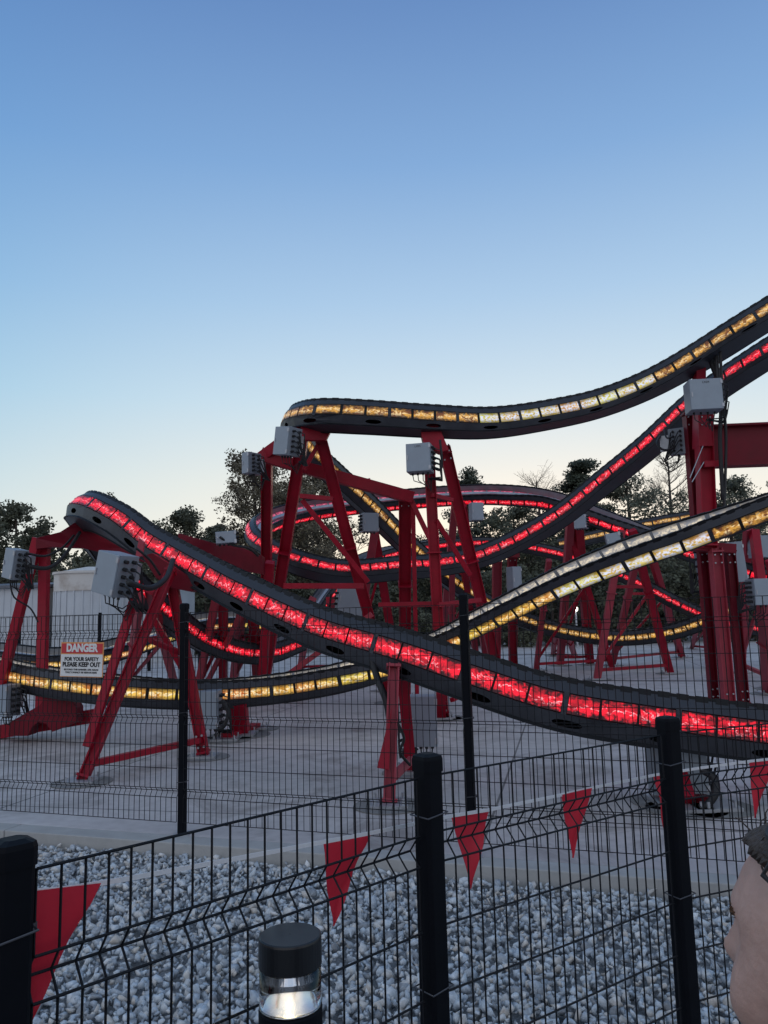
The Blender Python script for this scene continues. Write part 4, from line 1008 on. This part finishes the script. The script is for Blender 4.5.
# ------------------------------------------------------------------ small things
def sign():
    # on the ride fence
    def onf(x):  # point on fence at image x
        v = _f+_r*((x-CX)/F)+_u*((CY-640)/F); n = FN; o = Vector((0, 0, EYE)); t = (FA+FN*.045-o).dot(n)/v.dot(n); return o+v*t
    a = onf(61.5); b = onf(104); tdir = (b-a); Wd = tdir.xy.length; z0 = P(82, 676.5, a.y).z; z1 = P(82, 642, a.y).z; Ht = z1-z0
    c = (a+b)/2; c.z = (z0+z1)/2
    root = thing('warning_sign', Vector((c.x, c.y, z0)), 'red and white DANGER keep-out sign tied to the tall mesh fence', 'sign')
    Rm = Matrix((FD, -FN, Vector((0, 0, 1)))).transposed()
    tilt = Matrix.Rotation(R(1.0), 3, 'Y')
    def rect(name, x0, x1, zz0, zz1, y0, y1, m):
        mb = MB(); vs = [c+Rm@(tilt@Vector((x, y, z))) for z in (zz0, zz1) for x, y in ((x0, y0), (x1, y0), (x1, y1), (x0, y1))]
        mb.add(vs, [(3, 2, 1, 0), (4, 5, 6, 7), (0, 1, 5, 4), (1, 2, 6, 5), (2, 3, 7, 6), (3, 0, 4, 7)]); return mb.build(name, m, root)
    W2, H2 = Wd/2, Ht/2
    rect('border', -W2, W2, -H2, H2, -.004, 0, 'sign_orange')
    rect('panel', -W2+.006, W2-.006, -H2+.006, H2*.30, -.0065, -.0042, 'sign_white')
    rect('header', -W2+.010, W2-.010, H2*.36, H2-.012, -.0065, -.0042, 'sign_red')
    def txt(s, size, z, m, bold, sq=1.0, sp=1.0):
        me = text_mesh(s, size, bold, sp)
        xs_ = [v.co.x for v in me.vertices]; wdt = max(xs_)-min(xs_)
        me.transform(Matrix.Diagonal((sq/wdt, 1, 1, 1))); me.transform(Matrix.Rotation(R(90), 4, 'X')); me.transform(Matrix.Translation((0, -.0078, z))); me.transform(tilt.to_4x4()); me.transform(Rm.to_4x4()); me.transform(Matrix.Translation(c-pw(root)))
        me.materials.append(M[m]); o = bpy.data.objects.new('lettering', me); C.objects.link(o); o.parent = root
    txt('DANGER', .092, H2*.655, 'sign_white', .0046, Wd*.74)
    txt('FOR YOUR SAFETY', .044, H2*.02, 'sign_black', .0017, Wd*.80)
    txt('PLEASE KEEP OUT', .052, -H2*.29, 'sign_black', .0024, Wd*.88)
    txt('BEYOND THIS BARRIER ARE AREAS', .020, -H2*.58, 'sign_black', .0006, Wd*.80)
    txt('THAT CANNOT BE SEEN IN RIDE', .020, -H2*.74, 'sign_black', .0006, Wd*.74)
sign()

def bunting():
    pts = [(-60, 905, 1.80), (20, 893, 1.74), (65, 889, 1.74), (120, 880, 1.78), (240, 858, 2.02), (323, 842, 2.2), (371, 833, 2.33), (451, 816, 2.6), (488, 810, 2.68), (561, 795, 3.0), (592, 788, 3.12), (655, 775, 3.3), (700, 768, 3.36), (752, 761, 3.42), (790, 757, 3.5), (860, 750, 3.6)]
    root = thing('bunting', Vector((P(240, 858, 2.02).x, 2.1, -.1)), 'white cord with hanging red pennants strung behind the near mesh fence', 'bunting')
    st = MB(); vs = []; V_ = [P(*p) for p in pts]
    for i in range(len(V_)-1): st.box(V_[i], V_[i+1], .002, .011, (0, 0, 1))
    st.build('cord', 'string_white', root)
    for (xl, xr, yl, yr, dl, dr, xt, yt) in [(8, 101, 894, 883, 1.56, 1.72, 30, 1022), (323, 371, 841, 834, 2.2, 2.33, 333, 926), (451, 489, 816, 810, 2.6, 2.70, 471, 889), (561, 592, 795, 788, 3.0, 3.1, 573, 858), (653, 679, 775, 771, 3.3, 3.36, 664, 828), (749, 776, 762, 758, 3.42, 3.47, 755, 818)]:
        a, b, t = P(xl, yl, dl), P(xr, yr, dr), P(xt, yt, (dl+dr)/2)
        mb = MB(); n = 7; rows = []
        nr = (b-a).cross(Vector((0, 0, 1))).normalized()
        for i in range(n+1):
            f = i/n; l_ = a.lerp(t, f); r_ = b.lerp(t, f)
            for j in range(5): rows.append(l_.lerp(r_, j/4)+nr*((.009*math.sin(j*1.7+f*5+xl)+.006*math.sin(f*7+xl*.7+j*.6))*min(1, f*3)*(1-.6*f)))
        back = [v+nr*.0008 for v in rows]
        q = [(i*5+j, i*5+j+1, (i+1)*5+j+1, (i+1)*5+j) for i in range(n) for j in range(4)]
        k = len(rows); mb.add(rows+back, q+[tuple(k+z for z in f[::-1]) for f in q]); mb.build('flag', 'flag_red', root, smooth=True)
bunting()

def bollard():
    d = 1.82; c = P(290, 930, d); r_ = 29.5*d/F; zt = P(290, 934, d).z+.0
    root = thing('bollard_light', Vector((c.x, d, -.1)), 'black round bollard lamp glowing warm under its cap at bottom centre-left', 'bollard lamp')
    def lathe(prof, n=48):
        mb = MB(); k = len(prof); vs = [(c.x+a*math.cos(2*math.pi*i/n), d+a*math.sin(2*math.pi*i/n), z) for a, z in prof for i in range(n)]
        fs = [(j*n+i, j*n+(i+1) % n, (j+1)*n+(i+1) % n, (j+1)*n+i) for j in range(k-1) for i in range(n)]; mb.add(vs, fs); return mb
    H_ = .064; g0 = zt-H_; g1 = g0-.084
    lathe([(.001, zt), (r_-.004, zt), (r_-.001, zt-.002), (r_, zt-.006), (r_, g0+.003), (r_-.003, g0), (.02, g0)]).build('cap', 'cap_black', root, smooth=False)
    lathe([(.001, g1+.001), (r_-.004, g1+.001), (r_, g1-.003), (r_, -.09), (r_+.03, -.085), (r_+.03, -.1)]).build('body', 'black_coat', root)
    m = bpy.data.materials.new('clear_glass'); m.use_nodes = True; b = m.node_tree.nodes['Principled BSDF']; b.inputs['Transmission Weight'].default_value = 1; b.inputs['Roughness'].default_value = .02; b.inputs['IOR'].default_value = 1.45; b.inputs['Base Color'].default_value = (.95, .97, 1, 1); M['clear_glass'] = m
    lathe([(r_-.002, g1+.002), (r_-.002, g0), (r_-.006, g0), (r_-.006, g1+.002), (r_-.002, g1+.002)]).build('glass', 'clear_glass', root, smooth=True)
    # bright flaring reflector
    rf = lathe([(.024+(r_-.010-.024)*(1-f)**1.7, g1+.004+(g0-g1-.010)*f) for f in [i/14 for i in range(15)]]); 
    m = bpy.data.materials.new('reflector'); m.use_nodes = True; n = m.node_tree.nodes; b = n['Principled BSDF']; b.inputs['Base Color'].default_value = (.85, .83, .8, 1); b.inputs['Metallic'].default_value = .85; b.inputs['Roughness'].default_value = .24; M['reflector'] = m
    rf.build('reflector', 'reflector', root, smooth=True)
    m = bpy.data.materials.new('lamp_glow'); m.use_nodes = True; b = m.node_tree.nodes['Principled BSDF']; b.inputs['Emission Color'].default_value = (1, .80, .45, 1); b.inputs['Emission Strength'].default_value = 6; M['lamp_glow'] = m
    lp = lathe([(.012, g0-.004), (.034, g0-.004), (.034, g0-.001), (.012, g0-.001), (.012, g0-.004)]); lp.build('lamp', 'lamp_glow', root)
    pl = bpy.data.lights.new('bollard_lamp_light', 'POINT'); pl.energy = 1.1; pl.color = (1, .82, .5); pl.shadow_soft_size = .02; po_ = bpy.data.objects.new('bollard_lamp_light', pl); C.objects.link(po_); po_.parent = root; po_.location = Vector((c.x-.0, d-.03, g0-.014))-root.location
    ri = lathe([(r_-.004, g1+.003), (r_-.001, g1+.005), (r_-.010, g1+.007), (r_-.012, g1+.003)]); ri.build('rim_ring', 'chrome', root, smooth=True)
bollard()

def far_lamp():
    c = P(576, 609, 38)
    root = thing('flood_lamp', Vector((c.x, 38, -.1)), 'tiny bright lamp glowing on a pole among the trees under the arched track', 'lamp')
    mb = MB(); mb.tube([(c.x, 38.1, -.1), (c.x, 38.1, c.z+.1)], .05, 8); mb.build('pole', 'galv', root)
    m = bpy.data.materials.new('lamp_white'); m.use_nodes = True; b = m.node_tree.nodes['Principled BSDF']; b.inputs['Emission Color'].default_value = (1, .95, .8, 1); b.inputs['Emission Strength'].default_value = 14; M['lamp_white'] = m
    mb = MB(); mb.cyl((c.x-.06, 38, c.z), (c.x+.06, 38, c.z), .09, 12); mb.build('lamp_head', 'lamp_white', root)
far_lamp()
# little things on the pad
for (x, y, lb) in ((668, 672, 0),): pass

# ------------------------------------------------------------------ person at the right edge
def skin_chain(verts, edges, radii, sub=1, root_i=0):
    me = bpy.data.meshes.new('tmp'); me.from_pydata([tuple(v) for v in verts], edges, []); o = bpy.data.objects.new('tmp', me); C.objects.link(o)
    sk = o.modifiers.new('s', 'SKIN'); sk.use_smooth_shade = True
    for i, v in enumerate(me.skin_vertices[0].data):
        rr = radii[i]; v.radius = rr if isinstance(rr, tuple) else (rr, rr); v.use_root = (i == root_i)
    ss = o.modifiers.new('b', 'SUBSURF'); ss.levels = sub; ss.render_levels = sub
    dg = bpy.context.evaluated_depsgraph_get(); dg.update(); out = bpy.data.meshes.new_from_object(o.evaluated_get(dg)); bpy.data.objects.remove(o); return out
def person():
    TURN = 52
    fx = Vector((-math.cos(R(TURN)), math.sin(R(TURN)), 0))     # facing direction
    sx = Vector((-fx.y, fx.x, 0))                                 # person's left
    if sx.y > 0: sx_cam = -sx
    tip = P(717, 955, .86)
    EYEZ = tip.z+.038
    hc = tip-fx*.128; hc.z = EYEZ
    base = Vector((hc.x, hc.y, 0))-fx*.02; base.z = -.1
    def W(f, s, z): return Vector((hc.x, hc.y, 0))+fx*f+sx*s+Vector((0, 0, z))
    root = thing('person', base, 'person at the right edge facing left, sunglasses pushed up on dark hair', 'person')
    # ---- head: sphere shaped by smooth bumps
    bm = bmesh.new(); bmesh.ops.create_icosphere(bm, subdivisions=6, radius=1)
    def g(v, c, w): return math.exp(-sum(((v[i]-c[i])/w[i])**2 for i in range(3)))
    hv = []
    for v in bm.verts:
        n_ = v.co.copy(); x, y, z = n_    # x forward, y left, z up
        p = Vector((x*.096, y*.080, z*.118))
        # jaw narrowing
        if z < 0: p.y *= 1-.30*min(1, -z)**1.3; p.x = p.x*(1-.10*(-z)) + (.012*(-z) if x > 0 else .035*(-z))
        if x < 0: p.x *= 1.02
        p += n_*.007*g(n_, (.86, 0, .28), (.4, .8, .13))                       # brow
        p.x += .008*g(n_, (.8, 0, .62), (.5, .6, .3))                           # forehead
        for s in (-1, 1):
            p.x -= .016*g(n_, (.9, .40*s, .06), (.35, .17, .13))                # eye socket
            p += Vector((.015, .016*s, 0))*g(n_, (.68, .62*s, -.48), (.42, .36, .34))  # cheek
            p.y += s*.003*g(n_, (.3, .9*s, -.45), (.4, .3, .3))
        p.x += .022*g(n_, (1, 0, -.20), (.5, .17, .13))+.012*g(n_, (1, 0, -.02), (.5, .12, .17))  # nose
        p.x += .009*g(n_, (.9, 0, -.46), (.4, .20, .06))+.008*g(n_, (.9, 0, -.58), (.4, .17, .05))  # lips
        p.x -= .006*g(n_, (.9, 0, -.52), (.4, .2, .03))
        p.x += .014*g(n_, (.6, 0, -.84), (.4, .3, .16))                          # chin
        hv.append(p); 
    hz = EYEZ-.004
    HV = [W(p.x, p.y, p.z+hz) for p in hv]; HF = [[v.index for v in f.verts] for f in bm.faces]
    hm = bpy.data.meshes.new('h'); hm.from_pydata([tuple(v) for v in HV], [], HF); bm.free()
    # ---- body
    sh = hz-.235
    hip = sh-.46; leg = hip+.1
    v = []; e = []; rad = []
    def A(f, s, z, r, par=None):
        v.append(W(f, s, z)); rad.append(r); i = len(v)-1
        if par is not None: e.append((par, i))
        return i
    pel = A(-.03, 0, hip, (.15, .11)); wa = A(-.03, 0, hip+.17, (.13, .10), pel); ch = A(-.04, 0, hip+.36, (.155, .11), wa)
    nb = A(-.045, 0, sh+.05, (.07, .07), ch); nk = A(-.02, 0, hz-.11, (.052, .056), nb); A(0, 0, hz-.02, (.05, .05), nk)
    
    for s in (-1, 1):
        s1 = A(-.045, .155*s, sh-.01, .052, ch); el = A(-.06, .205*s, sh-.27, .038, s1); wr = A(.06, .20*s, sh-.47, .026, el); pa = A(.095, .195*s, sh-.53, (.036, .018), wr)
        for k, (o_, ln) in enumerate(((-.024, .062), (-.008, .072), (.008, .068), (.024, .054))):
            f1 = A(.115+o_*.2, .195*s+o_, sh-.57, .0095, pa); f2 = A(.135+o_*.2, .192*s+o_, sh-.57-ln*.45, .0085, f1); A(.135+o_*.2, .185*s+o_, sh-.57-ln, .0075, f2)
        t1_ = A(.125, .18*s, sh-.515, .0105, pa); t2_ = A(.152, .172*s, sh-.545, .0095, t1_); A(.158, .168*s, sh-.575, .008, t2_)
        th = A(-.02, .095*s, hip-.10, .085, pel); kn = A(0, .10*s, leg*.52-.1, .058, th); cf = A(-.02, .10*s, leg*.34-.1, .052, kn); an = A(-.03, .10*s, -.02, .036, cf); ft = A(.05, .105*s, -.06, (.04, .028), an); A(.13, .115*s, -.075, (.035, .02), ft)
    cap_ = MB()
    def rr_(r): return r if isinstance(r, tuple) else (r, r)
    for i_, j_ in e:
        p1, p2 = v[i_], v[j_]; (a1_, c1_), (a2_, c2_) = rr_(rad[i_]), rr_(rad[j_])
        L_ = (p2-p1).length; t_ = (p2-p1).normalized()
        b_ = (fx-t_*fx.dot(t_)).normalized() if abs(fx.dot(t_)) < .9 else (Vector((0, 0, 1))-t_*t_.z).normalized()
        a_ = b_.cross(t_).normalized(); n_ = 16; st_ = []
        for k in range(7): th = math.pi/2*(1-k/7); st_.append((-math.sin(th)*min(a1_, c1_), math.cos(th)*a1_+1e-4, math.cos(th)*c1_+1e-4))
        for k in range(9): f_ = k/8; st_.append((L_*f_, a1_+(a2_-a1_)*f_, c1_+(c2_-c1_)*f_))
        for k in range(1, 8): th = math.pi/2*k/7; st_.append((L_+math.sin(th)*min(a2_, c2_), math.cos(th)*a2_+1e-4, math.cos(th)*c2_+1e-4))
        vs_ = [p1+t_*z_+a_*(ra*math.cos(2*math.pi*q/n_))+b_*(rb*math.sin(2*math.pi*q/n_)) for z_, ra, rb in st_ for q in range(n_)]
        m_ = len(st_); cap_.add(vs_, [(r_*n_+q, r_*n_+(q+1) % n_, (r_+1)*n_+(q+1) % n_, (r_+1)*n_+q) for r_ in range(m_-1) for q in range(n_)]+[tuple(range(n_))[::-1], tuple((m_-1)*n_+q for q in range(n_))])
    bmh = bpy.data.meshes.new('bmh'); bmh.from_pydata(cap_.V, [], cap_.F)
    bb = bmesh.new(); bb.from_mesh(hm)
    b2_ = bmesh.new(); b2_.from_mesh(bmh); bmesh.ops.recalc_face_normals(b2_, faces=b2_.faces); b2_.to_mesh(bmh); b2_.free(); bb.from_mesh(bmh)
    # ears
    me = bpy.data.meshes.new('body'); bb.to_mesh(me); bb.free(); o = bpy.data.objects.new('tmpb', me); C.objects.link(o)
    rm = o.modifiers.new('r', 'REMESH'); rm.mode = 'VOXEL'; rm.voxel_size = .0045; rm.use_smooth_shade = True
    sm = o.modifiers.new('sm', 'SMOOTH'); sm.factor = .5; sm.iterations = 5
    dg = bpy.context.evaluated_depsgraph_get(); dg.update(); fin = bpy.data.meshes.new_from_object(o.evaluated_get(dg)); bpy.data.objects.remove(o)
    bx_ = bmesh.new(); bx_.from_mesh(fin); seen = set(); isl = []
    for v0 in bx_.verts:
        if v0 in seen: continue
        st_ = [v0]; seen.add(v0); grp = []
        while st_:
            a_ = st_.pop(); grp.append(a_)
            for e_ in a_.link_edges:
                b_ = e_.other_vert(a_)
                if b_ not in seen: seen.add(b_); st_.append(b_)
        isl.append(grp)
    isl.sort(key=len); print('ISL', [len(g_) for g_ in isl])
    for g_ in isl[:-1]: bmesh.ops.delete(bx_, geom=g_, context='VERTS')
    bx_.to_mesh(fin); bx_.free()
    fin.transform(Matrix.Translation(-pw(root))); fin.materials.clear(); fin.materials.append(M['skin']); fin.polygons.foreach_set('use_smooth', [True]*len(fin.polygons))
    bo = bpy.data.objects.new('body', fin); C.objects.link(bo); bo.parent = root
    # ears, eyes
    for s in (-1, 1):
        ear = MB(); pts = [(-.008, .030), (.010, .026), (.014, .008), (.008, -.018), (-.004, -.032), (-.014, -.022), (-.022, .0), (-.020, .022)]
        ear.prism([W(a-.012, s*.074, hz-.012+b) for a, b in pts], sx*(s*.012)-fx*.006); eo = ear.build('ear', 'skin', root, smooth=False, bevel=.004)
        ey = MB(); n = 12; c = W(.066, .030*s, hz+.006)
        vs = []; fs = []
        for i in range(n+1):
            for j in range(n):
                a, b = math.pi*i/n, 2*math.pi*j/n; vs.append(c+Vector((math.sin(a)*math.cos(b), math.sin(a)*math.sin(b), math.cos(a)))*.0118)
        for i in range(n):
            for j in range(n): fs.append((i*n+j, i*n+(j+1) % n, (i+1)*n+(j+1) % n, (i+1)*n+j))
        ey.add(vs, fs); ey.build('eye', 'sign_white', root, smooth=True)
        ir = MB(); ir.cyl(c+fx*.0110, c+fx*.0122, .005, 14); ir.build('iris', 'hair', root)
    # hair: shell over the scalp
    bm = bmesh.new(); bmesh.ops.create_icosphere(bm, subdivisions=5, radius=1)
    vs = []
    for q in bm.verts:
        x, y, z = q.co; p = Vector((x*.098+(.012*math.exp(-((x-.8)**2+(z-.62)**2+y*y)/.4)), y*.076, z*.122))
        k = noise.noise(q.co*9)*.003+noise.noise(q.co*30)*.0015
        vs.append(W(0, 0, 0)+fx*(p.x*1.07+x*k)+sx*(p.y*1.10+y*k)+Vector((0, 0, hz+p.z*1.06+z*k)))
    idx = []
    for f in bm.faces:
        c = sum((q.co for q in f.verts), Vector())/3
        if c.z > .62+.2*c.x-.02 if c.x > .15 else c.z > -.35+.8*max(0, c.x+.2): idx.append([q.index for q in f.verts])
    used = sorted({i for f in idx for i in f}); mp = {i: k for k, i in enumerate(used)}
    hb = MB(); hb.add([vs[i] for i in used], [tuple(mp[i] for i in f) for f in idx]); bm.free()
    ho = hb.build('hair', 'hair', root, smooth=True); so_ = ho.modifiers.new('so', 'SOLIDIFY'); so_.thickness = .007; so_.offset = -1
    st = MB(); rs = np.random.RandomState(5)
    for i in used:
        if rs.rand() < .5:
            p = vs[i]; c = W(0, 0, hz); nn = (p-c).normalized(); dr = (nn*.4-fx*.6+Vector((0, 0, -.5))+Vector(rs.normal(size=3))*.25).normalized()
            st.tube([p-nn*.003, p+dr*.010+nn*.002, p+dr*.018], .0012, 3, False, .0004)
    st.build('hair_strands', 'hair', root)
    # moustache and beard strands
    bd = MB()
    for i in range(260):
        s = rs.uniform(-1, 1); z = rs.uniform(0, 1)
        p = W(.100+.006*(1-abs(s))-.035*s*s, .030*s, hz-.050-.010*z-.006*abs(s)); dr = (fx*.35+Vector((0, 0, -1))+sx*s*.6+Vector(rs.normal(size=3))*.25).normalized()
        bd.tube([p-fx*.004, p+dr*.005+fx*.002, p+dr*.009], .0008, 3, False, .0003)
    for i in range(170):
        q = rs.uniform(-1, 1); q = math.copysign(.25+.75*abs(q), q)
        p = W(.0945-.018*q*q, .046*q, hz+.030+rs.uniform(-.003, .003)); dr = (sx*math.copysign(1, q)+Vector((0, 0, .4))+fx*.2+Vector(rs.normal(size=3))*.2).normalized()
        bd.tube([p-dr*.003, p+dr*.007], .0006, 3, False, .0003)
    for i in range(0):
        a = rs.uniform(-1.1, 1.1); z = rs.uniform(-.118, -.085)
        p = W(.020+.088*math.cos(a)*.9, .062*math.sin(a), hz+z); dr = (fx*math.cos(a)*.4+sx*math.sin(a)*.4+Vector((0, 0, -1))+Vector(rs.normal(size=3))*.3).normalized()
        bd.tube([p-dr*.002, p+dr*.012], .0007, 3, False, .0003)
    bd.build('beard', 'beard', root)
    # sunglasses pushed up on the hair
    gl = thing('sunglasses', W(.09, 0, hz+.085), 'dark sunglasses with reddish lenses resting on the hair of the person at the right edge', 'sunglasses')
    for s in (-1, 1):
        c = W(.018, .038*s, hz+.121); nrm = (fx*.22+Vector((0, 0, .90))+sx*s*.25).normalized(); u_ = (sx-nrm*sx.dot(nrm)).normalized(); v_ = nrm.cross(u_)
        ln = MB(); o_ = [c+u_*(.027*math.cos(t))+v_*(.021*math.sin(t)) for t in [2*math.pi*k/24 for k in range(24)]]
        ln.prism(o_, nrm*.0025); ln.build('lens', 'lens', gl)
        fr_ = MB(); fr_.tube([c+nrm*.001+u_*(.029*math.cos(t))+v_*(.023*math.sin(t)) for t in [2*math.pi*k/24 for k in range(25)]], .0028, 6)
        fr_.build('rim', 'rubber', gl)
        tp_ = MB(); tp_.tube([c+u_*(.030*s), W(.03, .080*s, hz+.085), W(-.03, .090*s, hz+.050), W(-.06, .090*s, hz+.030)], .0025, 6); tp_.build('temple', 'rubber', gl)
    br_ = MB(); br_.tube([W(.026, .012, hz+.130), W(.028, 0, hz+.131), W(.026, -.012, hz+.130)], .0025, 6); br_.build('bridge', 'rubber', gl)
    # clothes: shells over the body surface
    o0 = pw(root)
    def shell(name, m, test, off):
        b_ = bmesh.new(); b_.from_mesh(fin); b_.normal_update()
        kill = [f for f in b_.faces if not all(test(q.co) for q in f.verts)]
        bmesh.ops.delete(b_, geom=kill, context='FACES'); b_.normal_update()
        for q in b_.verts:
            k = noise.noise(q.co*7)*.005+noise.noise(Vector((q.co.x*5, q.co.y*5, q.co.z*16)))*.004
            q.co += q.normal*(off+k)
        me_ = bpy.data.meshes.new(name); b_.to_mesh(me_); b_.free(); me_.materials.clear(); me_.materials.append(M[m])
        o_ = bpy.data.objects.new(name, me_); C.objects.link(o_); o_.parent = root
        sd2 = o_.modifiers.new('so', 'SOLIDIFY'); sd2.thickness = .006; sd2.offset = -1
    def loc(co):
        q = co+o0-Vector((hc.x, hc.y, 0)); return q.dot(fx), q.dot(sx), q.z
    def t_sw(co):
        f, s_, z = loc(co); return (z > hip-.02 and z < sh+.065 and abs(s_) < .155) or (abs(s_) >= .155 and z > sh-.455 and z < sh+.08)
    def t_tr(co):
        f, s_, z = loc(co); return z < hip+.03 and z > .0 and not (abs(s_) > .15 and z > hip-.22 and f > .03)
    shell('trousers', 'denim', t_tr, .012); shell('sweater', 'shirt', t_sw, .018)
    for s in (-1, 1):
        v.clear(); e.clear(); rad.clear()
        a_ = A(-.055, .10*s, -.055, (.042, .04)); b_ = A(.05, .105*s, -.058, (.048, .036), a_); A(.145, .118*s, -.066, (.042, .026), b_)
        m3 = skin_chain(v, e, rad, 2); m3.transform(Matrix.Translation(-pw(root))); m3.materials.clear(); m3.materials.append(M['shoe']); o3 = bpy.data.objects.new('shoe', m3); C.objects.link(o3); o3.parent = root
person()
